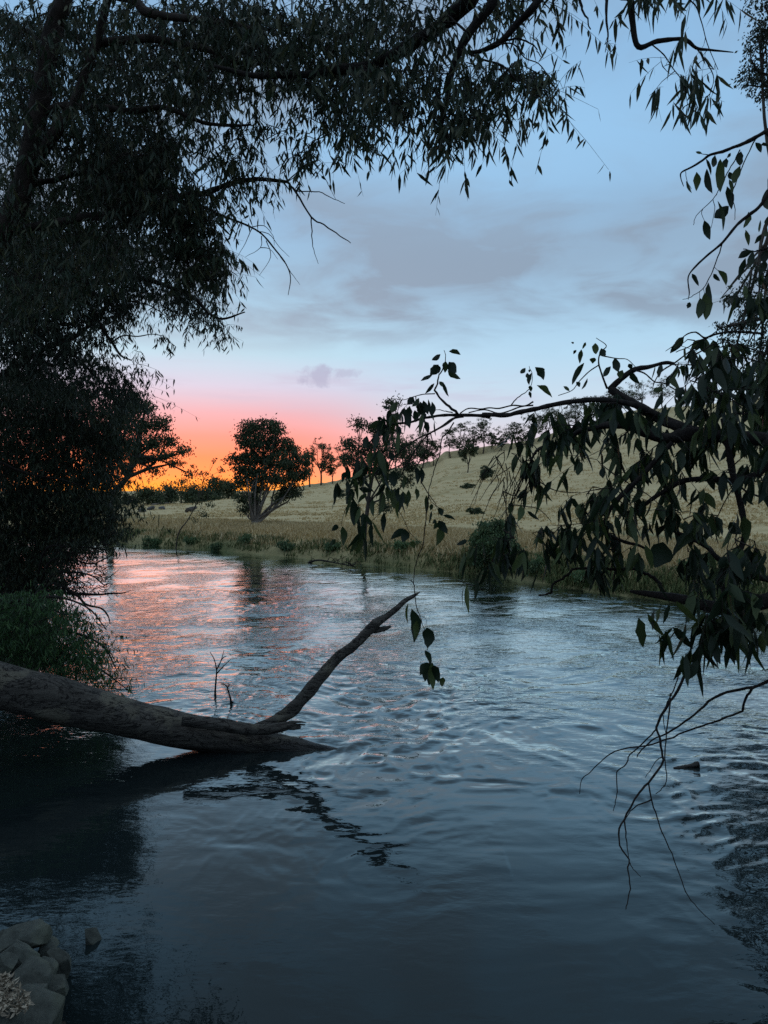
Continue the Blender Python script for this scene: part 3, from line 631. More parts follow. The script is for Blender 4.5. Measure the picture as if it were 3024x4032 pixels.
    Lf = [(970, 70, 1066, 98, 36), (900, 92, 830, 142, 36), (970, 155, 1030, 245, 75), (960, 225, 1066, 296, 42), (940, 150, 937, 245, 42), (885, 178, 815, 262, 62), (880, 180, 880, 252, 34), (835, 262, 738, 310, 28), (850, 330, 775, 415, 26), (890, 315, 915, 360, 26), (920, 318, 968, 440, 24),
          (680, 438, 632, 505, 50), (725, 450, 665, 520, 34), (650, 515, 650, 700, 60), (640, 530, 625, 680, 50), (690, 550, 700, 650, 46), (735, 480, 760, 600, 60), (760, 470, 800, 585, 48), (750, 560, 785, 615, 34), (800, 460, 850, 635, 26), (830, 480, 830, 600, 34), (545, 485, 500, 570, 48), (555, 565, 490, 650, 56), (490, 540, 465, 665, 36), (430, 515, 490, 540, 22), (572, 565, 572, 650, 20), (540, 650, 545, 750, 16),
          (440, 640, 305, 712, 46), (440, 620, 400, 770, 60), (385, 612, 430, 625, 30), (460, 720, 465, 870, 48), (400, 870, 400, 990, 60), (325, 880, 325, 1020, 54), (490, 890, 520, 960, 48), (355, 740, 370, 850, 54), (300, 760, 290, 860, 44), (430, 950, 400, 1060, 50), (200, 1020, 205, 1210, 36), (230, 980, 240, 1150, 24), (140, 1050, 100, 1140, 36),
          (135, 1115, 130, 1280, 36), (180, 1190, 130, 1320, 60), (235, 1190, 350, 1205, 42), (300, 1235, 225, 1310, 30), (190, 1270, 195, 1500, 60), (235, 1330, 235, 1500, 50), (350, 1275, 355, 1420, 36), (420, 1200, 400, 1410, 48), (440, 1030, 440, 1180, 60), (520, 1040, 520, 1180, 72), (470, 1160, 475, 1300, 40), (500, 1190, 520, 1360, 60), (560, 1175, 555, 1300, 30), (560, 1290, 560, 1440, 26), (640, 1200, 620, 1330, 36), (700, 1185, 705, 1285, 34), (705, 1010, 710, 1155, 40), (742, 1015, 740, 1155, 34), (620, 1090, 600, 1200, 34),
          (440, 1380, 435, 1555, 36), (785, 1245, 785, 1405, 32), (830, 1315, 820, 1370, 28), (830, 1370, 805, 1480, 18), (885, 1345, 915, 1415, 40), (920, 1408, 1022, 1445, 26), (860, 1440, 835, 1475, 28), (885, 1450, 960, 1560, 62), (880, 1470, 845, 1520, 40), (905, 1500, 865, 1659, 60), (60, 1485, 10, 1535, 40), (100, 1500, 105, 1659, 50), (305, 1440, 345, 1490, 34), (280, 1460, 285, 1640, 44), (600, 1515, 495, 1605, 52), (610, 1520, 590, 1630, 70), (45, 1605, 0, 1659, 34), (665, 1620, 690, 1680, 40), (1120, 1610, 1030, 1650, 34), (240, 1450, 240, 1600, 26)]
    leaf_list(g.leaf[m3], Lf, 3.4, rng, ZF)
    leaf_list(g.leaf[m3], [(1595, 205, 1555, 250, 34), (1632, 215, 1625, 240, 16), (1610, 245, 1605, 285, 28), (1645, 245, 1625, 345, 30), (1625, 350, 1640, 400, 28), (1625, 395, 1640, 452, 24), (1700, 200, 1740, 290, 60), (1720, 345, 1790, 430, 40)], 3.2, rng, ZF, .04)
    z([(90, 1000), (300, 860), (480, 900), (560, 1050), (560, 1380), (420, 1500), (250, 1480), (120, 1300)], 13, 5, ZF, 3.3, 3.5, only=[m3], sp=.07, L=.11)
    z([(280, 720), (480, 520), (760, 470), (820, 560), (660, 660), (420, 820)], 8, 5, ZF, 3.3, 3.5, only=[m3], sp=.06, L=.10)
    # leaves around the upright shoots of the middle
    leaf_list(g.leaf[m1], [(305, 215, 355, 290, 36), (315, 320, 405, 392, 24), (655, 75, 660, 140, 36), (690, 105, 710, 155, 34), (590, 190, 520, 318, 32), (770, 160, 790, 245, 40), (745, 210, 705, 270, 30), (815, 232, 800, 285, 34), (850, 195, 865, 230, 22), (860, 250, 915, 312, 32), (600, 70, 580, 110, 14), (575, 112, 565, 195, 22), (545, 115, 528, 140, 14), (515, 70, 530, 78, 10), (650, 160, 640, 195, 30), (1055, 335, 990, 355, 28), (1045, 365, 995, 470, 30),
                           (1170, 40, 1110, 110, 36), (1160, 80, 1090, 135, 34), (1280, 65, 1240, 120, 26), (470, 325, 505, 355, 16), (545, 300, 565, 330, 22), (610, 280, 575, 345, 14)], 3.05, rng, ZG, .04)
    # lower limbs
    H = lambda p, r0, r1, d0=2.8, d1=3.0: g.limb(poly3(p, d0, d1, **ZH), r0, r1, lump=.3)
    n1 = H([(1780, -120), (1600, 20), (1480, 60), (1360, 55), (1180, 60), (1060, 120), (960, 190), (900, 240), (840, 245), (790, 250)], .014, .004)
    n2 = H([(1100, -160), (900, 60), (760, 200), (700, 340), (740, 380), (830, 420), (910, 440), (960, 470), (990, 520)], .010, .004)
    n3 = H([(1700, 640), (1500, 600), (1350, 500), (1320, 460), (1260, 425), (1160, 375), (1080, 350)], .013, .005)
    n5 = H([(1900, 700), (1659, 760), (1500, 790), (1380, 805), (1300, 790), (1200, 760), (1060, 735), (960, 720), (860, 705)], .034, .007, 2.6, 3.0)
    g.side(n5, poly3([(1060, 735), (1040, 690), (1010, 640), (940, 600), (860, 575), (700, 575), (550, 575), (480, 620), (410, 670), (400, 715), (325, 730)], 3, 3.1, **ZH), .009, .004, attach=False)
    n6 = H([(1400, -300), (1450, 0), (1500, 200), (1520, 400), (1440, 560), (1400, 700), (1400, 810)], .012, .010, 2.7, 2.8)
    g.side(n1, poly3([(1480, 70), (1400, 200), (1350, 330), (1370, 430)], 2.9, 2.9, **ZH), .003, .0015)
    g.side(n1, poly3([(1420, -60), (1500, 100), (1620, 160), (1700, 180)], 2.8, 2.8, **ZH), .005, .003)
    rr2 = rs(5)
    for q_ in range(34):                                   # the bare hanging twigs in the middle
        x0 = rr2.uniform(60, 330); y0 = rr2.uniform(-120, 80); x1 = x0 - rr2.uniform(-60, 190); y1 = y0 + rr2.uniform(120, 330)
        g.side(m2, poly3([(x0, y0), ((x0 + x1) / 2 + rr2.uniform(-10, 40), (y0 + y1) / 2 - 25), (x1, y1)], 3.1, 3.2, **ZH), .0022, .001, attach=False)
    for pl in ([(120, 125), (170, 145), (240, 152), (290, 100), (330, 70)], [(330, 70), (420, 120), (520, 130), (570, 130)], [(120, 130), (135, 210), (150, 300), (200, 330)], [(150, 200), (240, 210), (330, 230), (400, 300)], [(0, 700), (-10, 690), (-60, 670), (-160, 640)]):
        g.side(m2, poly3(pl, 3.1, 3.1, **ZH), .0028, .0014, attach=False)
    z([(1120, 60), (1340, 20), (1659, 60), (1659, 560), (1300, 560), (1180, 480), (1130, 330)], 50, 8, ZG, 2.5, 3.3)
    z([(450, 400), (700, 380), (880, 430), (1100, 560), (1080, 800), (760, 860), (520, 700), (330, 620), (280, 520)], 38, 8, ZG, 2.7, 3.3)
    z([(1100, 560), (1659, 560), (1659, 886), (1100, 886)], 22, 7, ZG, 2.5, 3.2)
    z([(190, 640), (330, 640), (400, 800), (300, 860), (130, 800)], 9, 6, ZG, 3.0, 3.2, sp=.07)
    z([(500, 160), (700, 60), (900, 60), (960, 200), (800, 350), (620, 340)], 17, 7, ZH, 2.7, 3.1)
    z([(560, 340), (860, 380), (870, 470), (700, 520), (560, 470)], 11, 8, ZH, 2.7, 3.1)
    z([(10, 350), (240, 330), (240, 480), (150, 500), (10, 430)], 9, 7, ZH, 2.9, 3.2)
    z([(250, 340), (480, 300), (450, 420), (330, 420)], 8, 6, ZH, 2.9, 3.1, sp=.06)
    z([(950, 200), (1300, 180), (1380, 300), (1100, 330), (960, 330)], 11, 8, ZH, 2.6, 3.0)
    z([(1350, 400), (1659, 350), (1659, 760), (1330, 760), (1360, 560)], 24, 8, ZH, 2.4, 2.9)
    z([(1260, 790), (1560, 790), (1540, 880), (1400, 930), (1290, 860)], 17, 9, ZH, 2.4, 2.7, sp=.07, L=.115)
    z([(1180, 440), (1260, 430), (1300, 560), (1200, 560)], 5, 5, ZH, 2.7, 2.9, sp=.06)
    leaf_list(g.leaf[n3], [(1050, 420, 1000, 570, 110), (1360, 270, 1305, 395, 44), (1265, 460, 1180, 620, 52), (1270, 130, 1355, 230, 46), (840, 310, 905, 420, 50), (1435, 305, 1505, 375, 60), (1520, 270, 1525, 430, 56), (220, 205, 205, 300, 38), (260, 240, 330, 292, 20)], 2.8, rng, ZH)
    # bare twigs over the water on the right
    t1 = g.limb(poly3([(1060, 60), (990, 180), (940, 270), (860, 400), (800, 540), (740, 620), (690, 710), (655, 790), (675, 850), (690, 950), (690, 1040), (600, 1160), (540, 1230), (455, 1370), (405, 1470), (410, 1580), (470, 1680), (460, 1750), (475, 1830), (465, 1940), (450, 2010)], 2.7, 2.5, **ZI), .0058, .0015, attach=False, wig=.0012, n=3, name='bare_twig')
    I_ = lambda p, r0=.003, r1=.0013: g.side(t1, poly3(p, 2.6, 2.55, **ZI), r0, r1, attach=False)
    I_([(655, 790), (600, 860), (480, 970), (450, 1040), (390, 1090), (390, 1220), (380, 1290), (365, 1350)])
    I_([(975, 200), (860, 360), (800, 450), (770, 540), (720, 640), (700, 720), (720, 850)])
    I_([(600, 1160), (620, 1270), (655, 1380), (680, 1460), (740, 1600), (800, 1750), (850, 1890), (930, 2000), (1045, 2110)])
    I_([(440, 1420), (455, 1560), (470, 1690)]); I_([(470, 1690), (500, 1740), (550, 1790)], .002, .001); I_([(620, 1275), (500, 1330), (440, 1420)])
    I_([(750, 560), (740, 690), (720, 850), (710, 990), (725, 1130), (690, 1200), (650, 1235)]); I_([(690, 990), (655, 1010), (610, 1080), (580, 1125)], .002, .001)
    t2 = g.limb(np.vstack([[2.45, 2.85, 3.2], poly3([(1750, 420), (1560, 440), (1402, 480), (1300, 520), (1180, 540), (1040, 590), (940, 680), (850, 750), (720, 830), (620, 880), (540, 960), (525, 990)], 2.6, 2.9, **ZI)]), .007, .0016, attach=False, wig=.0012, n=3, name='bare_twig')
    g.side(t2, poly3([(1300, 520), (1250, 600), (1225, 680), (1100, 730), (1000, 765), (840, 820), (700, 880), (560, 915), (410, 940), (300, 1000), (220, 1080), (155, 1140), (140, 1235)], 2.6, 2.9, **ZI), .005, .0014, attach=False)
    # sprays on the right edge against the sky
    e1 = g.limb(np.vstack([[2.5, 2.8, 6.0], poly3([(1300, -150), (1042, 30), (940, 90), (820, 155), (700, 200), (580, 245), (480, 270), (400, 330), (300, 390), (205, 440), (200, 500), (225, 575)], 2.9, 3.1, **ZJ)]), .010, .0012, attach=False)
    J_ = lambda i, p, r0=.0028, r1=.0012: g.side(i, poly3(p, 3, 3.05, **ZJ), r0, r1, attach=False)
    J_(e1, [(920, 120), (840, 280), (720, 560), (700, 680), (725, 800), (720, 900)]); J_(e1, [(770, 220), (720, 320), (650, 440), (610, 520), (560, 610), (510, 700), (410, 795), (340, 870), (320, 950)])
    J_(e1, [(245, 430), (255, 510), (300, 600)], .0015, .001); J_(e1, [(410, 795), (400, 840), (425, 905)], .0015, .001); J_(e1, [(510, 700), (525, 800), (490, 980)], .0015, .001); J_(e1, [(480, 270), (400, 260), (345, 240)], .002, .001)
    leaf_list(g.leaf[e1], [(530, 270, 510, 390, 46), (580, 310, 580, 632, 78), (350, 435, 348, 620, 62), (450, 405, 505, 645, 52), (440, 305, 490, 470, 24), (640, 300, 640, 395, 50), (780, 235, 772, 375, 62), (775, 375, 712, 548, 64), (665, 435, 700, 510, 44), (645, 575, 690, 798, 62), (665, 505, 690, 640, 34), (555, 715, 605, 1010, 30), (662, 765, 520, 878, 92), (425, 905, 480, 1092, 60), (250, 520, 305, 640, 20), (342, 240, 402, 260, 22), (920, 150, 975, 250, 40), (980, 165, 1050, 182, 28), (680, 250, 645, 300, 24)], 3.02, rng, ZJ, .04)
    e2 = g.limb(np.vstack([[2.35, 2.9, 4.9], poly3([(1300, 300), (1042, 650), (960, 770), (860, 850), (740, 950), (600, 1120), (470, 1230), (350, 1340), (270, 1450), (280, 1600), (270, 1670)], 2.9, 3.05, **ZJ)]), .009, .0012, attach=False)
    J_(e2, [(600, 1120), (540, 1300), (490, 1430), (430, 1540), (370, 1600), (280, 1650), (215, 1670)]); J_(e2, [(380, 1590), (380, 1660)], .0012, .001); J_(e2, [(415, 1560), (430, 1610)], .0012, .001); J_(e2, [(525, 1360), (560, 1390)], .0012, .001)
    J_(e2, [(1300, 1000), (1042, 1165), (960, 1195), (900, 1200), (800, 1180)], .006, .002); J_(e2, [(1042, 1700), (960, 1720), (880, 1780)], .003, .001)
    leaf_list(g.leaf[e2], [(1030, 605, 1035, 800, 85), (855, 820, 805, 978, 50), (825, 995, 855, 1150, 35), (895, 1200, 752, 1270, 56), (895, 1200, 848, 1372, 58), (825, 1268, 758, 1485, 48), (305, 1420, 372, 1540, 36), (558, 1385, 636, 1538, 50), (515, 1420, 578, 1492, 34), (465, 1505, 500, 1710, 46), (430, 1605, 440, 1868, 88), (385, 1655, 368, 1855, 76), (285, 1695, 262, 1756, 40), (980, 1035, 912, 1130, 36), (1035, 1000, 1010, 1060, 40), (970, 900, 955, 1020, 20), (1035, 870, 1020, 950, 30), (1040, 1180, 1000, 1320, 70), (1010, 1290, 960, 1430, 70), (420, 2060, 345, 2150, 50), (230, 2030, 130, 2140, 60)], 3.0, rng, ZJ, .04)
    e3 = g.limb(poly3([(1000, 2000), (700, 1980), (520, 2010), (430, 2040), (370, 2000), (330, 1985), (250, 2010), (150, 2100), (50, 2170)], 2.9, 3.0, **ZJ), .005, .0012, attach=False)
    J_(e3, [(510, 2015), (400, 2060), (280, 2120), (150, 2180)], .004, .002)
    z([(960, 1150), (1300, 1100), (1500, 1700), (1042, 1750)], 8, 8, ZJ, 2.8, 3.1)
    g.build(root, M['bark_dark'], M['leaf_broad'])
right_gum()
# ------------------------------------------------------------------ trees further along the left bank
def back_gum():
    base = np.array([-9.6, 15.0, ground(-9.6, 15.0)[0] - .1])
    root = empty('river_gum', base, 'fine-leaved grey-green gum behind the leaning one, its low boughs drooping into the sky', 'tree', 'gum trees')
    g = Grower(51); rng = g.rng
    g.limb(np.vstack([base, [-9.0, 14.6, 3.5], [-8.2, 14, 6], [-7.8, 13.6, 9], [-7.6, 13.2, 13]]), .30, .10, sides=12, lump=.12, name='trunk')
    g.limb(np.vstack([[-8.3, 14.1, 5.6], poly3([(-100, 340), (40, 360), (200, 375), (380, 385), (550, 360), (700, 335), (900, 320), (1020, 350), (1150, 400), (1280, 460), (1350, 540), (1450, 590), (1600, 545)], 13, 12.2, **ZB)]), .085, .010)
    b8 = g.limb(np.vstack([[-8.6, 14.2, 5.2], poly3([(250, 280), (480, 400), (590, 510), (660, 640), (730, 740), (790, 830), (860, 860)], 13, 12.2, **ZB)]), .055, .008)
    g.side(b8, poly3([(725, 750), (800, 700), (900, 705), (990, 690), (1060, 700)], 12.4, 12.2, **ZB), .016, .006)
    g.limb(np.vstack([[-8.9, 14.5, 4.0], poly3([(0, 640), (200, 590), (350, 640), (420, 760), (560, 900), (650, 1020), (560, 1130)], 13, 12.8, **ZB)]), .05, .008)
    b9 = g.limb(poly3([(500, 410), (700, 440), (880, 480), (960, 495), (1040, 540), (1130, 610)], 12.6, 12.3, **ZB), .018, .004)
    g.limb(poly3([(-60, 1000), (300, 780), (500, 700), (700, 500), (850, 200), (1000, 120), (1150, 60)], 13.5, 12.5, **ZB), .05, .008)
    g.limb(poly3([(-100, 900), (60, 500), (250, 200), (500, -100), (700, -300)], 13.8, 13, **ZB), .06, .01)
    z = lambda p, n, nl, zm=ZB, d0=11.8, d1=14.5, L=.125, W=.022, **k: g.grow(targets(zpts(p, **zm), n, d0, d1, rng, **{a: k.pop(a) for a in ('clump', 'csize') if a in k}), nl, L, W, r=.006, spread=k.pop('sp', .30), **k)
    z([(0, 0), (700, 0), (1150, 60), (1250, 300), (1340, 460), (1290, 620), (1200, 560), (1000, 450), (850, 450), (880, 600), (700, 640), (450, 600), (0, 560)], 1050, 18, W=.024)
    z([(0, 560), (450, 590), (640, 680), (780, 780), (860, 950), (880, 1060), (700, 1070), (480, 1000), (350, 950), (0, 960)], 560, 15, clump=70, csize=34, W=.026)
    z([(1270, 470), (1420, 480), (1500, 560), (1620, 530), (1560, 650), (1440, 790), (1290, 690)], 36, 11, sp=.2)
    z([(1040, 690), (1105, 690), (1095, 800), (1050, 810)], 5, 11, d0=12.1, d1=12.3, sp=.14)
    z([(780, 660), (850, 680), (840, 740), (790, 740)], 4, 8, d0=12.1, d1=12.4, sp=.14)
    z([(860, 780), (960, 800), (960, 830), (880, 820)], 4, 4, d0=12.1, d1=12.4, sp=.1)
    z([(450, 0), (900, -500), (900, -1300), (-1400, -1500), (-1400, 900), (0, 900), (0, 0)], 800, 24, d0=12, d1=17)
    z([(600, -700), (880, -600), (1200, -200), (1150, 60), (700, 20)], 90, 16)
    g.build(root, M['bark_dark'], M['leaf_back'])
back_gum()
def bank_thicket():
    base = np.array([-11.6, 19.5, ground(-11.6, 19.5)[0] - .1])
    root = empty('bank_gum', base, 'dark bushy gum filling the left edge down to the water, crown reaching the sunset gap', 'tree', 'gum trees')
    g = Grower(61); rng = g.rng
    g.limb(np.vstack([base, [-11.3, 19.2, 4], [-10.9, 18.8, 6], [-10.6, 18.5, 9]]), .26, .08, sides=10, lump=.1, name='trunk')
    g.limb(poly3([(-60, 1560), (0, 1530), (100, 1572), (230, 1612), (400, 1640), (560, 1690)], 15, 15.5, **ZB), .035, .01, attach=False)
    for p in ([(-100, 1500), (100, 1300), (400, 1150), (700, 1080), (850, 1100)], [(-100, 1700), (200, 1500), (500, 1380), (760, 1350)], [(-100, 1200), (100, 1100), (300, 1000), (450, 1020)], [(-100, 1800), (300, 1750), (560, 1700), (780, 1640)], [(-100, 2000), (300, 1980), (560, 1900), (700, 1830)]):
        g.limb(poly3(p, 18.5, 16.5, **ZB), .06, .01)
    z = lambda p, n, nl, zm=ZB, d0=15.5, d1=20, **k: g.grow(targets(zpts(p, **zm), n, d0, d1, rng), nl, .15, .03, r=.007, spread=.36, **k)
    z([(0, 930), (400, 980), (850, 1060), (840, 1300), (780, 1659), (700, 1800), (-200, 1800), (-200, 930)], 1700, 24)
    z([(840, 1040), (900, 1060), (860, 1150), (760, 1150)], 14, 14)
    z([(-200, 1750), (700, 1750), (820, 1850), (780, 2000), (560, 2060), (430, 2200), (400, 2420), (-200, 2420)], 1000, 24, d0=16.5, d1=20)
    z([(780, 1700), (880, 1720), (930, 1790), (860, 1830), (760, 1800)], 14, 12, d0=15, d1=16)
    g.build(root, M['bark_dark'], M['leaf'])
bank_thicket()
def bare_shrub():
    base = np.array([-8.6, 17.6, .0]); base[2] = ground(base[0], base[1])[0] - .05
    root = empty('bare_shrub', base, 'half-bare twiggy shrub leaning from the left bank over the red reflection', 'shrub')
    g = Grower(71); rng = g.rng
    ZO = dict(ox=0, oy=1700, s=.4822)
    g.limb(np.vstack([base, poly3([(300, 1320), (460, 1310), (560, 1318), (660, 1325), (800, 1330), (900, 1320), (1000, 1318), (1070, 1295)], 16, 16, **ZO)]), .05, .006, name='stem')
    g.limb(np.vstack([base, poly3([(400, 1250), (620, 1330), (700, 1410), (820, 1440), (880, 1500), (900, 1570)], 16, 15.6, **ZO)]), .04, .008, name='stem')
    g.limb(np.vstack([base, poly3([(400, 1200), (600, 1150), (760, 1180), (850, 1250), (900, 1230)], 16, 16, **ZO)]), .03, .006, name='stem')
    g.limb(np.vstack([base, poly3([(380, 1100), (560, 1040), (740, 1080), (850, 1040), (930, 1000)], 16, 16, **ZO)]), .03, .006, name='stem')
    g.limb(np.vstack([base, poly3([(350, 1000), (560, 940), (760, 950), (860, 960), (980, 930)], 16, 16, **ZO)]), .03, .006, name='stem')
    for q_ in range(150):
        x0 = rng.uniform(430, 860); y0 = rng.uniform(900, 1320); i = rng.randint(0, 5); ln = rng.uniform(40, 130); a = rng.uniform(-.9, .7)
        g.side(i, poly3([(x0, y0), (x0 + ln * .5, y0 + ln * .5 * a + 8), (x0 + ln, y0 + ln * a - 10)], 16 + rng.uniform(-.3, .3), 16, **ZO), .010, .003, attach=q_ % 3 == 0)
    g.grow(targets(zpts([(420, 880), (700, 860), (880, 900), (880, 1000), (700, 940), (560, 900), (440, 1100)], **ZO), 40, 15.7, 16.3, rng), 9, .12, .022, r=.005)
    g.grow(targets(zpts([(640, 1080), (900, 1120), (860, 1280), (600, 1300)], **ZO), 34, 15.7, 16.3, rng), 8, .10, .016, r=.005)
    g.grow(targets(zpts([(380, 1100), (500, 1050), (600, 1100), (600, 1200), (400, 1300)], **ZO), 30, 15.7, 16.3, rng), 9, .12, .022, r=.005)
    g.build(root, M['bark_dark'], M['leaf'])
bare_shrub()
def willow():
    base = np.array([-6.7, 11.9, ground(-6.7, 11.9)[0] - .05])
    root = empty('willow_bush', base, 'green feathery willow bush on the left bank just above the fallen trunk', 'shrub')
    g = Grower(81); rng = g.rng
    for p in ([(-250, 2500), (-60, 2420), (120, 2380), (260, 2420)], [(-250, 2550), (50, 2470), (250, 2480), (400, 2540), (460, 2640)], [(-250, 2600), (60, 2560), (250, 2570), (400, 2640), (520, 2730)], [(-250, 2450), (0, 2380), (200, 2350), (340, 2390), (420, 2480)]):
        a = np.array(p, float); g.limb(np.vstack([base, pix(a[:, 0], a[:, 1], np.linspace(12, 11, len(a)))]), .035, .006, name='stem')
    g.grow(targets([(-200, 2350), (0, 2330), (200, 2330), (330, 2400), (380, 2500), (410, 2600), (380, 2680), (250, 2650), (0, 2600), (-200, 2600)], 600, 10.4, 12.6, rng), 26, .11, .018, r=.004, spread=.26, hang=.6)
    g.grow(targets([(400, 2480), (440, 2560), (520, 2700), (500, 2730), (420, 2700)], 22, 10.6, 11.4, rng), 12, .11, .014, r=.004, spread=.16)
    g.grow(targets([(0, 2600), (250, 2650), (400, 2690), (500, 2735), (400, 2760), (200, 2720), (0, 2660)], 46, 10.4, 11.4, rng), 18, .11, .014, r=.004, spread=.2)
    g.build(root, M['bark_dark'], M['leaf_green'])
willow()
# ------------------------------------------------------------------ generic distant tree: trunk, limbs, clumped crown
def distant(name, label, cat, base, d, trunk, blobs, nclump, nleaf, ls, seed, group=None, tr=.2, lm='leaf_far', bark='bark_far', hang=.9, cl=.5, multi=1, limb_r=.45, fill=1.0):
    """trunk: photo pixels from foot to fork; blobs: (x, y, rx, ry) in photo pixels, at distance d"""
    rng = rs(seed); root = empty(name, base, label, cat, group); m = d / F
    tp = np.array(trunk, float); T = pix(tp[:, 0], tp[:, 1], d); T[0] = base - np.array([0, 0, .15])
    if multi == 1:
        mb = MB(); tube(mb, catmull(T, 4), np.linspace(tr, tr * .45, len(catmull(T, 4))), 8, .15, seed); mb.build('trunk', M[bark], root)
        forks = [T[-1]]
    else: forks = [T[1]]; mb = MB(); tube(mb, catmull(T[:2], 3), np.linspace(tr * 1.4, tr, 4), 9, .2, seed); mb.build('trunk', M[bark], root)
    lf = MB(); wb = MB()
    bl = []
    for (x, y, rx, ry) in blobs:
        dd = d + rng.uniform(-.6, .6) * rx * m; C = pix(x, y, dd); a = forks[0] if multi > 1 or rng.rand() < .7 else T[len(T) // 2]
        mid = (a + C) / 2 + rng.normal(size=3) * np.linalg.norm(C - a) * .07 + np.array([0, 0, -.04 * np.linalg.norm(C - a)])
        K = catmull([a, mid, C], 5); tube(wb, K, np.linspace(tr * limb_r, tr * .10, len(K)), 5, .15, seed + 1, caps=False)
        bl.append((C, rx * m, ry * m))
        for _ in range(4):
            e = C + norm(rng.normal(size=3)) * np.array([rx * m, rx * m, ry * m]) * .8; s0 = K[rng.randint(len(K) // 2, len(K))]
            K2 = catmull([s0, (s0 + e) / 2 + rng.normal(size=3) * .08 * rx * m, e], 3); tube(wb, K2, np.linspace(tr * .14, tr * .04, len(K2)), 4, caps=False)
    vol = np.array([b[1] * b[2] for b in bl]); vol = vol / vol.sum()
    for (C, rx, ry), v in zip(bl, vol):
        n = max(3, int(nclump * v)); u = norm(rng.normal(size=(n, 3))) * (rng.rand(n, 1) ** (.42 * fill)) * rng.uniform(.75, 1.12, (n, 1))
        cc = C + u * np.array([rx, rx, ry]); cr = cl * rng.uniform(.5, 1.15, n)
        k = np.repeat(np.arange(n), nleaf); N = len(k)
        p = cc[k] + rng.normal(size=(N, 3)) * (cr[k] * .36)[:, None] * np.array([1, 1, .75])
        dr = np.stack([rng.normal(size=N) * hang, rng.normal(size=N) * hang, -np.ones(N)], -1)
        leaves(lf, p, dr, ls * rng.uniform(.6, 1.3, N), ls * .48 * rng.uniform(.7, 1.3, N), rng, 'far')
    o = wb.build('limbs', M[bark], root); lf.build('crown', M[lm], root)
    return root
def at(px, py, **k):
    p, d = hit(px, py, **k)
    return p, d * 1.0
def dist_of(p): return p[1] * cp - (p[2] - CAMH) * sp
def ridge(px):
    D_ = np.interp(px, RX, RD); return hit_z(px, D_ * .995)
# the big spreading gum by the terrace
b, _ = at(1003, 2072); d = dist_of(b)
ZQ = dict(ox=400, oy=1550, s=.6028)
def blobs(L, zm): 
    return [(zm['ox'] + x * zm['s'], zm['oy'] + y * zm['s'], rx * zm['s'], ry * zm['s']) for x, y, rx, ry in L]
B = blobs([(1060, 215, 110, 60), (960, 230, 75, 55), (1150, 230, 50, 55), (930, 310, 70, 60), (1060, 320, 120, 70), (1180, 330, 90, 70), (1250, 370, 45, 50), (960, 410, 90, 60), (1090, 430, 120, 70), (1210, 450, 90, 70), (870, 430, 70, 35),
           (1310, 430, 60, 55), (930, 500, 95, 55), (1050, 530, 110, 55), (1180, 540, 110, 55), (1300, 520, 80, 60), (900, 570, 70, 40), (1010, 600, 80, 40), (1240, 620, 70, 50), (1180, 670, 70, 40), (930, 680, 60, 40), (930, 750, 40, 35), (1270, 660, 40, 30), (1000, 690, 45, 40)], ZQ)
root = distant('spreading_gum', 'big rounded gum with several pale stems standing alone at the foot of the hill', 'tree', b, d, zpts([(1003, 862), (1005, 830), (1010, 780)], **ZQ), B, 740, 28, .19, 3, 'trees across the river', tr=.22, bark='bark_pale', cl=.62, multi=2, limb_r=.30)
for i, p in enumerate([[(1000, 850), (985, 800), (970, 740), (960, 640), (950, 560)], [(1003, 850), (1000, 760), (1005, 640), (1020, 520)], [(1010, 850), (1030, 780), (1060, 680), (1090, 560), (1110, 470)], [(1015, 845), (1060, 800), (1100, 760), (1120, 660), (1150, 560)],
                       [(1018, 850), (1070, 800), (1110, 765), (1170, 730), (1220, 700), (1250, 640)], [(995, 850), (975, 790), (985, 700), (900, 600)]]):
    T = poly3(p, d, d + (i - 2) * .5, **ZQ); mb = MB(); K = catmull(T, 4); tube(mb, K, np.linspace(.12, .035, len(K)), 8, .15, i); mb.build('stem', M['bark_pale'], root)
# the wide old gum on the far left, in front of the sunset
b = hit_z(430, 52); d = dist_of(b)
B = blobs([(850, 1180, 100, 60), (960, 1160, 60, 50), (1050, 1270, 70, 55), (930, 1290, 100, 60), (1100, 1380, 60, 45), (1000, 1400, 90, 55), (880, 1420, 80, 60), (1190, 1450, 60, 30), (1080, 1480, 80, 30), (1150, 1530, 60, 20), (940, 1510, 80, 40), (850, 1560, 50, 40), (1240, 1600, 40, 22), (760, 1250, 90, 80), (740, 1430, 90, 80), (1010, 1580, 60, 18)], ZB)
distant('spreading_gum', 'wide open-crowned gum beside the sunset glow, left of the lone rounded one', 'tree', b, d, [(430, 2030), (440, 1960), (500, 1880), (520, 1800)], B, 460, 26, .20, 5, 'trees across the river', tr=.30, cl=.75, limb_r=.5, fill=1.5)
# the tall slender gum on the far river edge
b, _ = at(1434, 2176); d = dist_of(b)
B = blobs([(470, 50, 45, 40), (300, 160, 45, 40), (380, 190, 60, 45), (470, 200, 50, 50), (250, 270, 60, 40), (350, 290, 70, 45), (440, 320, 60, 45), (530, 290, 60, 45), (240, 350, 45, 40), (330, 400, 60, 40), (420, 420, 50, 40), (560, 380, 60, 50), (490, 440, 60, 40), (610, 320, 45, 40), (200, 540, 25, 18), (440, 610, 40, 35), (300, 470, 40, 25), (560, 470, 40, 35)], ZL)
distant('slender_gum', 'tall slender gum with a thin sparse crown at the far water edge', 'tree', b, d, zpts([(322, 868), (325, 760), (345, 600), (355, 500), (375, 430)], **ZL), B, 420, 22, .13, 7, 'trees across the river', tr=.13, cl=.5, limb_r=.4, fill=1.4)
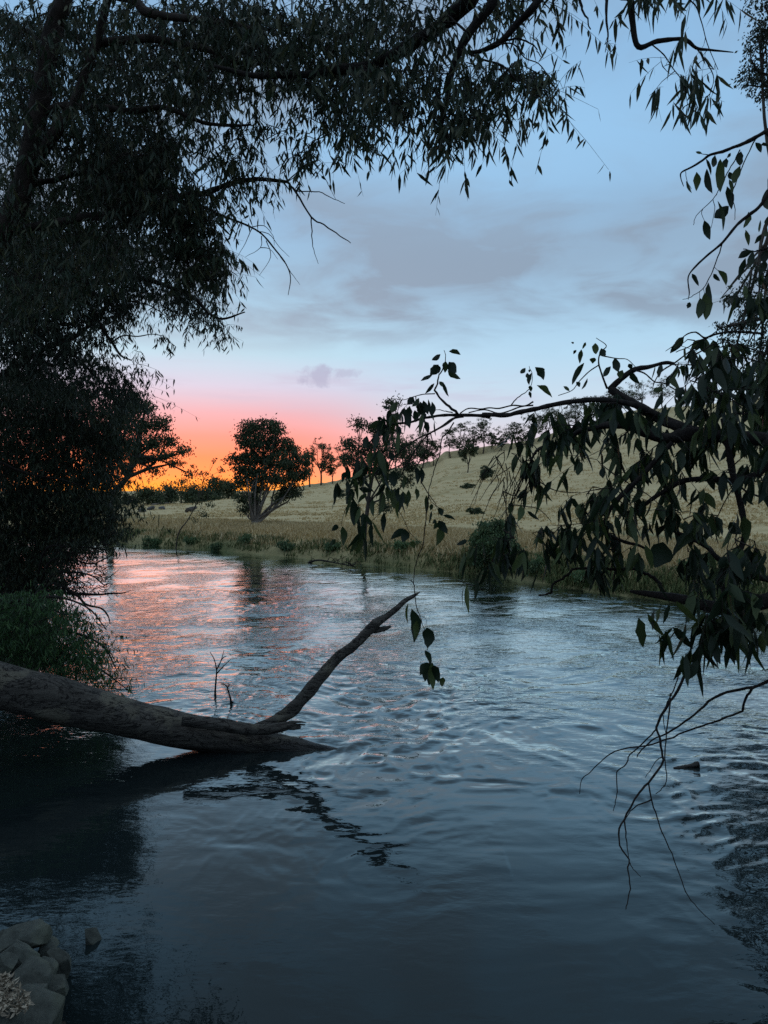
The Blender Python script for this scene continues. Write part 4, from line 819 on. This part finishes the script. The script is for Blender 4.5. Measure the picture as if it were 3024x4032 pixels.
# leaning sapling at the bank, left
b = hit_z(685, 44); d = dist_of(b)
B = blobs([(640, 690, 45, 25), (680, 780, 40, 25), (600, 820, 30, 20), (700, 720, 30, 30), (740, 440, 25, 20), (670, 520, 35, 25), (780, 500, 35, 25), (730, 560, 30, 25), (600, 470, 30, 14)], ZQ)
distant('leaning_sapling', 'thin half-bare sapling leaning right from the bank with a few loose tufts of leaves', 'tree', b, d, zpts([(455, 990), (500, 920), (560, 830), (610, 740), (650, 660), (665, 560)], **ZQ), B, 46, 12, .15, 9, 'trees across the river', tr=.045, cl=.38, fill=1.3)
# trees of the ridge
def auto(name, label, px, py, top, wpx, seed, slope=False, dens=1.0, cat='tree', group='trees along the ridge', tf=.42, double=False, **k):
    """px,py foot; top = crown top; wpx = crown width, all in photo pixels"""
    p = ridge(px)
    if slope:
        h, dd = hit(px, py, d0=30)
        if dd > 31 and dd < 400: p = h
    d = dist_of(p); rng = rs(seed); foot = 2016 - F * ((p[2] - CAMH) * cp + p[1] * sp) / (p[1] * cp - (p[2] - CAMH) * sp)
    H = foot - top; B = []; n = rng.randint(10, 15); wpx = wpx * 1.22
    for i in range(n):
        t = rng.uniform(0, 1); yy = foot - H * (tf + (1 - tf) * (.12 + .78 * t)); ww = wpx * .5 * (.35 + .75 * math.sin(math.pi * (.18 + .7 * t)))
        B.append((px + rng.uniform(-1, 1) * ww * .75, yy, wpx * rng.uniform(.20, .32), H * rng.uniform(.11, .18)))
    B.append((px + rng.uniform(-.1, .1) * wpx, top + H * .10, wpx * .2, H * .1))
    m = d / F
    return distant(name, label, cat, p, d, [(px, foot), (px + wpx * rng.uniform(-.06, .06), foot - H * .25), (px + wpx * rng.uniform(-.08, .08), foot - H * (tf + .08))], B,
                   int(120 * dens), 24, max(.30, wpx * m * .034), seed, group, tr=max(.13, H * m * .022), cl=wpx * m * .10, **k)
Z8 = lambda x, y: (1200 + x * .7233, 1550 + y * .7233)
RT = [(28, 497, 292, 70, 'small dark gum half hidden behind the lone rounded one'), (88, 495, 250, 118, 'twin-headed gum against the orange glow'), (150, 488, 338, 84, 'short round gum right of the twin-headed one, on the orange skyline'),
      (225, 470, 235, 120, 'gum on the orange skyline behind the left part of the leaf curtain'), (300, 455, 300, 110, 'low gum on the skyline just left of the slender trunk'), (500, 405, 215, 130, 'open gum behind the slender one where pink turns to grey'), (560, 400, 240, 110, 'gum with a ragged top behind the thin twigs, left of the dark bush'),
      (640, 385, 200, 130, 'dense grey gum behind the fan of thin twigs'), (700, 370, 250, 90, 'smaller gum immediately right of the dense grey one'), (793, 372, 195, 105, 'gum with a straight trunk below the skyline, first of the clear group'), (842, 300, 158, 105, 'umbrella-shaped gum in the middle of the clear group'),
      (912, 300, 190, 90, 'hazy gum between the umbrella-shaped and the tallest one'), (970, 282, 128, 112, 'tallest gum of the clear group on the skyline'), (1016, 300, 212, 66, 'small dark gum tucked under the tallest one'), (1070, 262, 228, 56, 'little pale bushy gum in the gap left of the lone skyline one'),
      (1125, 274, 145, 120, 'lone spreading gum on the bare skyline under the long branch'), (1180, 262, 190, 70, 'low gum at the left end of the dark grove'), (1245, 255, 105, 120, 'leftmost large gum of the dark grove under the long branch'), (1320, 235, 80, 130, 'broad gum in the middle of the dark grove'),
      (1400, 205, 55, 130, 'gum of the dark grove directly behind the leafy tangle'), (1480, 180, 22, 130, 'gum near the right end of the dark grove'), (1560, 150, 0, 120, 'last gum of the dark grove, just left of the forked limb'), (1640, 130, -14, 110, 'round gum showing under the forked limb')]
for i, (x, y, t, w_, lab) in enumerate(RT):
    a, c = Z8(x, y); _, tt = Z8(0, t); auto('ridge_gum', lab, a, c, tt, w_ * .7233, 100 + i, dens=1.1 if i not in (5, 6, 9, 14) else .8, tf=.30)
for i, (x, y, t, w_) in enumerate([(1720, 100, -40, 120), (1830, 60, -60, 130), (1950, 40, -90, 120)]):
    a, c = Z8(x, y); _, tt = Z8(0, t); auto('ridge_gum', ['gum on the right skyline glimpsed left of the thick hanging leaves', 'gum on the right skyline glimpsed in the thickest of the leaves', 'gum on the far right skyline behind the leaf mass'][i], a, c, tt, w_ * .7233, 140 + i)
auto('slope_gum', 'crooked dark gum standing alone on the open slope', *Z8(886, 430), Z8(0, 272)[1], 62, 160, slope=True, group=None, tf=.52, dens=1.2)
auto('slope_shrub', 'round dark bush under the crooked gum, on the open slope', *Z8(978, 474), Z8(0, 388)[1], 58, 161, slope=True, group=None, cat='shrub', tf=.08)
auto('slope_shrub', 'dark bush at the skyline behind the thin twigs', *Z8(665, 388), Z8(0, 305)[1], 50, 162, slope=True, group=None, cat='shrub', tf=.05, dens=1.5)
auto('slope_shrub', 'flat low scrub patch left of the round bush', *Z8(888, 512), Z8(0, 486)[1], 44, 163, slope=True, group=None, cat='shrub', tf=.02, dens=.4)
auto('slope_shrub', 'small bush at the left behind the hanging leaves', *Z8(195, 560), Z8(0, 522)[1], 26, 164, slope=True, group=None, cat='shrub', tf=.02, dens=.5)
auto('slope_shrub', 'sparse low scrub above the willow on the far slope', *Z8(935, 655), Z8(0, 622)[1], 66, 165, slope=True, group=None, cat='shrub', tf=.02, dens=.35)
# the hedge line under the glow
ZQf = lambda x, y: (400 + x * .6028, 1550 + y * .6028)
for i, (x, y, t, w_, lab) in enumerate([(-60, 720, 630, 190, 'leftmost dark tree of the hedge line below the glow'), (60, 715, 640, 170, 'low dark tree of the hedge line behind the left leaf tips'), (180, 710, 650, 180, 'flat-topped dark tree in the hedge line'), (300, 700, 610, 190, 'broad dark tree in the hedge line under the wide gum'),
                                         (420, 700, 590, 170, 'rounded dark tree of the hedge line left of its tallest'), (520, 698, 552, 220, 'tallest dome-shaped dark tree of the hedge line'), (600, 690, 590, 150, 'dark tree on the right shoulder of the domed one'), (740, 675, 536, 130, 'separate dark round tree left of the lone rounded gum'), (830, 668, 560, 120, 'small dark tree touching the lone rounded gum'), (690, 680, 620, 110, 'low dark bush in the notch of the hedge line')]):
    px_, py_ = ZQf(x, y); p = hit_z(px_, 118 + 6 * (i % 3)); d = dist_of(p); foot = 2016 - F * ((p[2] - CAMH) * cp + p[1] * sp) / d; H = foot - ZQf(0, t)[1]; W_ = w_ * .6028; rng = rs(200 + i)
    B = [(px_ + rng.uniform(-.36, .36) * W_, foot - H * rng.uniform(.15, .75), W_ * rng.uniform(.16, .26), H * rng.uniform(.16, .26)) for _ in range(9)] + [(px_, foot - H * .82, W_ * .28, H * .18)]
    distant('hedge_tree', lab, 'tree', p, d, [(px_, foot), (px_, foot - H * .2), (px_, foot - H * .4)], B, 130, 13, .42, 220 + i, 'dark hedge line below the sunset', tr=.2, cl=1.5)
# tall gum on the far bank at the right edge
b = np.array([15.4, 24.5, 0]); b[2] = ground(b[0], b[1])[0]; d = dist_of(b); rng = rs(77)
B = [(3010, 20, 70, 110), (2990, 150, 70, 100), (2960, 270, 75, 90), (3040, 320, 80, 90), (3100, 100, 120, 160), (3200, 250, 130, 160), (2890, 1180, 65, 65), (2990, 1130, 70, 90), (2960, 1250, 90, 90), (3050, 1300, 90, 110), (2870, 1280, 45, 50), (2900, 1360, 70, 60), (2990, 1430, 90, 90), (2920, 1500, 70, 60), (3080, 1500, 100, 100), (3150, 1200, 120, 120), (3250, 1000, 120, 200), (3300, 1400, 140, 160), (3100, -200, 160, 180), (3300, -50, 160, 200), (3350, 500, 140, 200), (3010, 1600, 80, 60), (3100, 1700, 100, 100)]
distant('river_gum', 'tall fine-leaved gum at the far right edge with its crown in two masses', 'tree', b, d, [(3320, 2100), (3300, 1600), (3260, 1100), (3230, 500)], B, 900, 26, .13, 78, 'gum trees', tr=.34, cl=.42, lm='leaf_back', limb_r=.3)
# green willow clump at the far water edge
b = hit_z(1925, 31.0); d = dist_of(b)
B = blobs([(1000, 730, 80, 45), (1080, 760, 60, 50), (950, 790, 60, 50), (1040, 820, 110, 60), (1130, 850, 50, 60), (940, 880, 60, 50), (1020, 910, 90, 55), (1110, 920, 60, 45), (1060, 700, 30, 20)], ZL)
distant('willow_clump', 'big rounded green willow clump at the far water edge', 'shrub', b, d, zpts([(1020, 960), (1020, 900), (1020, 860)], **ZL), B, 420, 26, .13, 301, tr=.10, lm='leaf_shrub', cl=.36, hang=.6)
for i, (px_, dd, w_, h_, lab, lm) in enumerate([(600, 47.5, 70, 50, 'dark green reedy shrub at the left of the far bank', 'leaf_shrub'), (850, 43.5, 34, 36, 'narrow upright green shrub on the far bank below the rounded gum', 'leaf_shrub'),
        (1160, 40.0, 120, 36, 'low green clump at the water edge right of the rounded gum', 'leaf_shrub'), (1000, 42.5, 120, 34, 'low dark green clump at the water edge below the rounded gum', 'leaf_shrub'), (1330, 38.0, 90, 30, 'low weedy clump left of the slender trunk', 'leaf_shrub'), (1600, 35, 110, 44, 'grassy green clump between the slender trunk and the willow', 'leaf_shrub'),
        (2130, 28.6, 130, 70, 'light green weedy clump right of the willow', 'leaf_shrub'), (2330, 26.2, 130, 70, 'green clump under the arching bare twig', 'leaf_shrub'), (2750, 24, 150, 70, 'clump of bank weeds near the right edge', 'leaf_shrub'), (760, 45.6, 70, 26, 'small low clump by the leaning sapling', 'leaf_shrub')]):
    p = hit_z(px_, dd); d = dist_of(p); foot = 2016 - F * ((p[2] - CAMH) * cp + p[1] * sp) / d; rng = rs(320 + i)
    B = [(px_ + rng.uniform(-.4, .4) * w_, foot - h_ * rng.uniform(.15, .6), w_ * .2, h_ * .3) for _ in range(8)]
    distant('bank_shrub', lab, 'shrub', p, d, [(px_, foot), (px_, foot - h_ * .2), (px_, foot - h_ * .3)], B, 90, 16, .14, 330 + i, 'low green clumps along the far bank', tr=.03, cl=.32, lm=lm, hang=.5)
# ------------------------------------------------------------------ grasses
def grass(name, label, n, smin, smax, hgt, wid, seed, mat, xr, dens=None, lean=.35):
    rng = rs(seed); mb = MB(); P = []
    while sum(map(len, P)) < n:
        az_ = rng.uniform(R(-34), R(34), n * 2); r_ = np.exp(rng.uniform(math.log(xr[0]), math.log(xr[1]), n * 2)); x = r_ * np.sin(az_); y = r_ * np.cos(az_)
        df = segdist(x, y, FAR); ok = ~inpoly(x, y, RIV) & (df > smin) & (df < smax) & (df < segdist(x, y, NEAR))
        if dens: ok &= rng.rand(len(x)) < dens(x, y, df)
        P.append(np.stack([x[ok], y[ok]], -1))
    P = np.concatenate(P)[:n]; z = ground(P[:, 0], P[:, 1]) - .03; k = np.repeat(np.arange(n), 7); N = len(k); r_ = np.hypot(P[:, 0], P[:, 1])[k]
    b = np.stack([P[k, 0], P[k, 1], z[k]], -1) + rng.normal(size=(N, 3)) * np.array([.09, .09, 0]) * (1 + r_ / 60)[:, None]
    dr = np.stack([rng.normal(size=N) * lean + .15, rng.normal(size=N) * lean, np.ones(N)], -1)
    leaves(mb, b, dr, hgt * rng.uniform(.5, 1.3, N), wid * rng.uniform(.6, 1.4, N) * (1 + r_ / 50), rng, 'far')
    tag(mb.build(name, mat), label, 'grass', kind='stuff')
m, n = material('dry_blades'); gi = n.node('ShaderNodeNewGeometry').outputs['Random Per Island']
principled(n, n.ramp(gi, [(0, (.36, .27, .13, 1)), (.5, (.58, .45, .23, 1)), (1, (.74, .60, .36, 1))]), .9, .1); M['dry'] = m
m, n = material('green_blades'); gi = n.node('ShaderNodeNewGeometry').outputs['Random Per Island']
principled(n, n.ramp(gi, [(0, (.07, .10, .04, 1)), (.6, (.13, .16, .06, 1)), (1, (.34, .30, .14, 1))]), .8, .15); M['greenb'] = m
grass('bank_grass', 'long dry straw-coloured grass on the far river bank', 12000, .7, 9, .34, .030, 401, M['dry'], (20, 62), lambda x, y, s: np.clip(.35 + vnoise(x * .5, y * .5, 41), 0, 1))
grass('bank_reeds', 'dark green reeds and weeds fringing the far water edge', 3800, .02, 1.4, .36, .03, 402, M['greenb'], (20, 62), lambda x, y, s: np.clip((vnoise(x * .35, y * .35, 42) - .2) * 2.2, .1, 1))
grass('hill_grass', 'short dry grass covering the hillside', 9000, 8, 200, .17, .05, 403, M['dry'], (32, 170), lambda x, y, s: np.clip((vnoise(x * .12, y * .3, 43) - .25) * 2, .1, 1))
# ------------------------------------------------------------------ boulders and logs on the left slope
def rock(name, label, cat, c, size, seed, mat, group=None, parent=None, squash=.7, detail=2):
    rng = random.Random(seed); bm = bmesh.new(); bmesh.ops.create_icosphere(bm, subdivisions=5 if detail > 2 else 3, radius=1)
    cuts = [(Vector((rng.gauss(0, 1), rng.gauss(0, 1), rng.gauss(0, 1))).normalized(), rng.uniform(.50, .82)) for _ in range(13)]
    for v in bm.verts:                                       # split faces: flat cuts through a rounded stone
        q_ = v.co.copy()
        for _ in range(2):
            for nv, dd_ in cuts:
                k_ = q_.dot(nv) - dd_
                if k_ > 0: q_ -= nv * k_ * .94
        q_ *= 1.25; q_ += q_.normalized() * (mnoise.noise(q_ * 1.7 + Vector((seed, 0, 0))) * .07 + mnoise.noise(q_ * 6 + Vector((seed, 5, 0))) * .022)
        v.co = Vector((q_.x * size[0], q_.y * size[1], q_.z * size[2]))
    me = bpy.data.meshes.new(name); bm.to_mesh(me); bm.free(); me.materials.append(mat); me.polygons.foreach_set('use_smooth', np.ones(len(me.polygons), bool))
    o = bpy.data.objects.new(name, me); COL.objects.link(o); o.location = tuple(float(q_) for q_ in c); o.rotation_euler = (rng.uniform(-.3, .3), rng.uniform(-.3, .3), rng.uniform(0, 3))
    return tag(o, label, cat, group)
def rock_mat(name, a, b):
    m, n = material(name); g = n.node('ShaderNodeTexCoord').outputs['Object']; f = n.noise(g, 7, 8, .7); f2 = n.noise(g, 2.2, 4)
    c = n.ramp(f, [(.3, a + (1,)), (.7, b + (1,))]); c = n.mix(n.math('MULTIPLY', n.smooth(f2, .5, .65), .5), c, (.10, .11, .075, 1)); principled(n, c, .85, .25, bump(n, f, .7, .03)); return m
M['rock'] = rock_mat('river_stone', (.032, .037, .032), (.10, .11, .092)); M['rock_far'] = rock_mat('field_stone', (.05, .05, .05), (.12, .12, .12))
for i, (x, y, sx, sz, lab) in enumerate([(560, 2015, .55, .34, 'leftmost of the three dark boulders on the left slope'), (594, 2008, .5, .38, 'middle of the three dark boulders on the left slope'), (636, 2006, .62, .32, 'rightmost of the three dark boulders on the left slope')]):
    p, d = hit(x, y, d0=50); rock('boulder', lab, 'rock', p + np.array([0, 0, sz * .35]), (sx, sx * .7, sz), 500 + i, M['rock_far'], 'boulders on the left slope')
p, d = hit(740, 2018, d0=50); p2, _ = hit(770, 2009, d0=50)
mb = MB(); K = catmull([p + [0, 0, .15], (p + p2) / 2 + [0, 0, .3], p2 + [0, 0, .3]], 5); tube(mb, K, np.linspace(.30, .18, len(K)), 9, .4, 5)
tag(mb.build('fallen_log', M['bark_far']), 'short dark log lying on the grass below the rounded gum, left side', 'log')
p, d = hit(600, 1990, d0=50); mb = MB(); e = hit(665, 1984, d0=50)[0] if True else p
K = catmull([p + [0, 0, .12], (p + e) / 2 + [0, 0, .2], e + [0, 0, .15]], 5); tube(mb, K, np.linspace(.16, .10, len(K)), 8, .3, 6); tag(mb.build('fallen_log', M['bark_pale']), 'thin pale log lying near the hedge line above the boulders', 'log')
# driftwood at the far edge
def driftwood():
    p = hit_z(1240, 36.8); p[2] = .05; root = empty('driftwood_branch', p, 'bare driftwood branch with forked twigs lying at the far water edge', 'branch'); rng = rs(9)
    mb = MB(); tube(mb, catmull(poly3([(1200, 2222), (1250, 2206), (1320, 2216), (1400, 2232)], 36.6, 33.5, s=1), 5), np.linspace(.06, .02, 16), 6, .3, 1); mb.build('stem', M['bark_dark'], root)
    for q_ in range(16):
        mb = MB(); x = rng.uniform(1215, 1400); y = np.interp(x, [1200, 1250, 1320, 1400], [2222, 2206, 2216, 2232]); dd = np.interp(x, [1200, 1400], [36.6, 33.5]); a = rng.uniform(-40, 60); tube(mb, catmull(poly3([(x, y), (x + a * .5, y - rng.uniform(4, 20)), (x + a, y - rng.uniform(-14, 30))], dd, dd, s=1), 3), np.linspace(.02, .008, 7), 4); mb.build('twig', M['bark_dark'], root)
driftwood()
# ------------------------------------------------------------------ the fallen trunk
m, n = material('weathered_log'); g = n.node('ShaderNodeTexCoord').outputs['Object']
mp = n.node('ShaderNodeMapping'); n.put(mp.inputs[0], g); mp.inputs['Scale'].default_value = (.22, 1, 1); mp.inputs['Rotation'].default_value = (0, R(8), 0)
f = n.noise(mp.outputs[0], 16, 9, .7, 1.2); f2 = n.noise(g, 1.7, 5, .6, .5); f3 = n.noise(mp.outputs[0], 5, 5, .6, 2.0)
c = n.ramp(f, [(.28, (.022, .019, .016, 1)), (.5, (.068, .062, .052, 1)), (.75, (.13, .12, .10, 1))])
c = n.mix(n.math('MULTIPLY', n.smooth(f2, .54, .62), .55), c, (.17, .155, .11, 1)); crk = n.smooth(n.math('ABSOLUTE', n.math('SUBTRACT', f3, .5)), 0, .022)
c = n.mix(crk, (.012, .010, .009, 1), c)
pz_ = n.node('ShaderNodeSeparateXYZ'); n.put(pz_.inputs[0], n.node('ShaderNodeNewGeometry').outputs['Position'])
wet = n.smooth(n.math('SUBTRACT', pz_.outputs[2], n.math('MULTIPLY', f2, .16)), .07, .0); c = n.mix(n.math('MULTIPLY', wet, .8), c, (.012, .012, .011, 1))
principled(n, c, n.math('MULTIPLY_ADD', wet, -.6, .85), .3, bump(n, n.math('ADD', n.math('MULTIPLY', f, .6), n.math('MULTIPLY', crk, .5)), .9, .035)); M['log'] = m
def fallen():
    TP = [(-700, 250, 130, 9.0), (-400, 370, 118, 9.2), (-180, 435, 104, 9.45), (0, 490, 99, 9.6), (200, 543, 96, 9.7), (400, 592, 88, 9.85), (600, 642, 84, 9.93), (800, 686, 80, 10.0), (950, 716, 76, 10.05), (1080, 738, 74, 10.1), (1200, 757, 62, 10.1), (1320, 770, 42, 10.1), (1420, 778, 24, 10.1), (1500, 778, 6, 10.1)]
    a = np.array(TP, float); P = pix(a[:, 0] * .9114, 2250 + a[:, 1] * .9114, a[:, 3]); r = a[:, 2] * .9114 / F * a[:, 3] * .93
    root = empty('fallen_tree', (P[0][0], P[0][1], P[0][2]), 'big weathered grey trunk slanting from the left bank into the river', 'fallen tree')
    K = catmull(P, 9); rr_ = catmull(np.stack([r, r, r], -1), 9)[:, 0]; mb = MB(); tube(mb, K, rr_, 44, .13, 2); mb.build('trunk', M['log'], root)
    def part(name, pts, d0, d1, ex, lump=.25, sides=20, seed=4, n=6):
        q_ = np.array(pts, float); dd = np.linspace(d0, d1, len(q_)); PP = pix(ex['ox'] + q_[:, 0] * ex['s'], ex['oy'] + q_[:, 1] * ex['s'], dd); rr2 = q_[:, 2] * ex['s'] / F * dd
        K2 = catmull(PP, n); r2 = catmull(np.stack([rr2] * 3, -1), n)[:, 0]; mb = MB(); tube(mb, K2, np.maximum(r2, .002), sides, lump, seed); return mb
    up = part('limb', [(120, 1075, 30), (220, 1035, 30), (330, 1000, 42), (430, 935, 46), (520, 845, 43), (600, 755, 44), (700, 635, 40), (800, 525, 37), (900, 452, 35), (980, 372, 35), (1060, 290, 37), (1130, 245, 23), (1200, 195, 21), (1280, 122, 19), (1340, 88, 14), (1390, 55, 3)], 9.95, 10.6, ZK)
    uo = up.build('upturned_limb', M['log'], root)
    part('stub', [(1040, 335, 24), (1080, 330, 24), (1120, 326, 19), (1150, 318, 14), (1178, 306, 9)], 10.45, 10.4, ZK, .3, 12, 6).build('broken_stub', M['log'], uo)
    sn = part('snag', [(-330, 985, 40), (-150, 1010, 46), (0, 1030, 46), (150, 1052, 43), (300, 1050, 38), (390, 1036, 33), (450, 1022, 26), (480, 1018, 14)], 9.68, 9.6, ZK, .2, 20, 9)
    for p in ([(440, 1008, 14), (500, 1000, 9), (560, 1003, 3)], [(440, 1022, 14), (510, 1020, 8), (556, 1021, 4)], [(430, 1040, 16), (480, 1048, 12), (524, 1042, 6)], [(440, 1030, 12), (490, 1030, 8), (530, 1034, 2)]):
        mb2 = part('s', p, 9.6, 9.58, ZK, .3, 8, 3)
        for v_, f_ in zip(mb2.v, [None]): sn.v.append(v_)
        for f_ in mb2.f: sn.f.append(f_ + sn.n)
        sn.n += mb2.n
    sn.build('splintered_snag', M['log'], root)
fallen()
# sticks standing in the water and a drifting piece of wood
def stick(label, paths, d, zm):
    a = zpts([paths[0][0]], **zm)[0]; p = pix(a[0], a[1], d); d = d * (CAMH - 0) / (CAMH - p[2]) if p[2] < CAMH - .2 else d; p = pix(a[0], a[1], d)
    mb = MB()
    for i, q_ in enumerate(paths):
        P = poly3(q_, d, d, **zm)
        if i == 0: P = np.vstack([P[0] - [0, 0, .4], P])
        K = catmull(P, 4); tube(mb, K, np.linspace(.022 if i == 0 else .013, .005, len(K)), 6, .35, i + 1)
    return tag(mb.build('drowned_stick', M['bark_dark']), label, 'stick', 'sticks poking out of the river')
stick('forked bare stick standing in the water behind the fallen trunk', [[(930, 537), (932, 480), (936, 430), (925, 380), (907, 348)], [(936, 425), (955, 385), (968, 340)], [(938, 440), (965, 410), (998, 378)], [(955, 385), (965, 372), (978, 366)]], 11.4, ZN)
stick('short crooked stick just right of the forked one in the water', [[(998, 568), (990, 530), (978, 495), (962, 484)], [(984, 500), (990, 490), (986, 484)], [(995, 560), (1010, 568), (1032, 572)]], 11, ZN)
a = zpts([(770, 1030), (850, 1048), (900, 1052), (938, 1048)], **ZI); dd = CAMH * F / (3022 - 1932); P = pix(a[:, 0], a[:, 1], dd); P[:, 2] = [-.01, .01, .03, .05]
mb = MB(); K = catmull(P, 5); tube(mb, K, np.interp(np.arange(len(K)), [0, 6, len(K) - 1], [.015, .032, .036]), 12, .3, 8); tag(mb.build('floating_wood', M['log']), 'short dark piece of driftwood breaking the surface right of centre under the bare twigs', 'driftwood')
# ------------------------------------------------------------------ rocks at the lower left
ZR = dict(ox=0, oy=3200, s=.6028)
def rk(x, y, rx, ry, zc, lab, seed, deep=.8, name='river_rock'):
    a = zpts([(x, y)], **ZR)[0]; v = pix(a[0], a[1], 1.0) - np.array([0, 0, CAMH]); t = (zc - CAMH) / v[2]; c_ = np.array([0, 0, CAMH]) + v * t; k_ = .6028 / F * t
    rock(name, lab, 'rock', c_, (rx * k_ * 1.04, rx * k_ * deep, ry * k_ * 1.0), seed, M['rock'], 'rocks at the lower left water edge', detail=3)
rk(160, 820, 165, 85, .20, 'long flat-topped rock at the back of the rock pile', 601)
rk(105, 940, 145, 85, .28, 'pale broad rock at the left edge in front of the flat-topped one', 602)
rk(310, 880, 75, 50, .08, 'small wedge rock right of the flat-topped one', 603)
rk(385, 975, 95, 95, .12, 'angular rock at the waterline of the pile', 604)
rk(190, 1080, 140, 90, .34, 'dark rock in the middle of the pile', 605)
rk(350, 1175, 100, 120, .18, 'upright slab on the water side of the pile', 606)
rk(250, 1330, 190, 150, .30, 'largest pale rock at the bottom edge', 607)
rk(30, 1010, 75, 80, .38, 'rock cut by the left edge beside the wood litter', 608)
rk(10, 810, 50, 35, .20, 'small rock cut by the left edge behind the broad one', 609)
rk(210, 1180, 80, 70, .36, 'rounded rock right beside the wood litter', 610)
rk(30, 1370, 110, 60, .50, 'rock in the bottom left corner under the litter', 611)
rk(608, 850, 42, 120, -.02, 'narrow rock standing alone in the water right of the pile', 612, deep=1.0)
rk(290, 1030, 80, 55, .2, 'low rock wedged between the dark one and the waterline one', 613)
# wood litter
rng = rs(13); mb = MB(); N = 700; q_ = sample_poly(zpts([(-60, 1040), (60, 1060), (110, 1130), (200, 1200), (190, 1290), (60, 1320), (-60, 1330)], **ZR), N, rng)
v = pix(q_[:, 0], q_[:, 1], np.ones(N)) - np.array([0, 0, CAMH]); t = (.55 + rng.uniform(-.02, .04, N) - CAMH) / v[:, 2]; p = np.array([0, 0, CAMH]) + v * t[:, None]
leaves(mb, p, np.stack([rng.normal(size=N), rng.normal(size=N), rng.normal(size=N) * .12], -1), rng.uniform(.015, .045, N), rng.uniform(.008, .016, N), rng, 'near', .5)
m, n = material('bark_litter'); gi = n.node('ShaderNodeNewGeometry').outputs['Random Per Island']
principled(n, n.ramp(gi, [(0, (.14, .11, .075, 1)), (1, (.46, .40, .30, 1))]), .8, .3); tag(mb.build('wood_litter', m), 'pale curled wood chips and bark scraps scattered on the rocks', 'litter', kind='stuff')
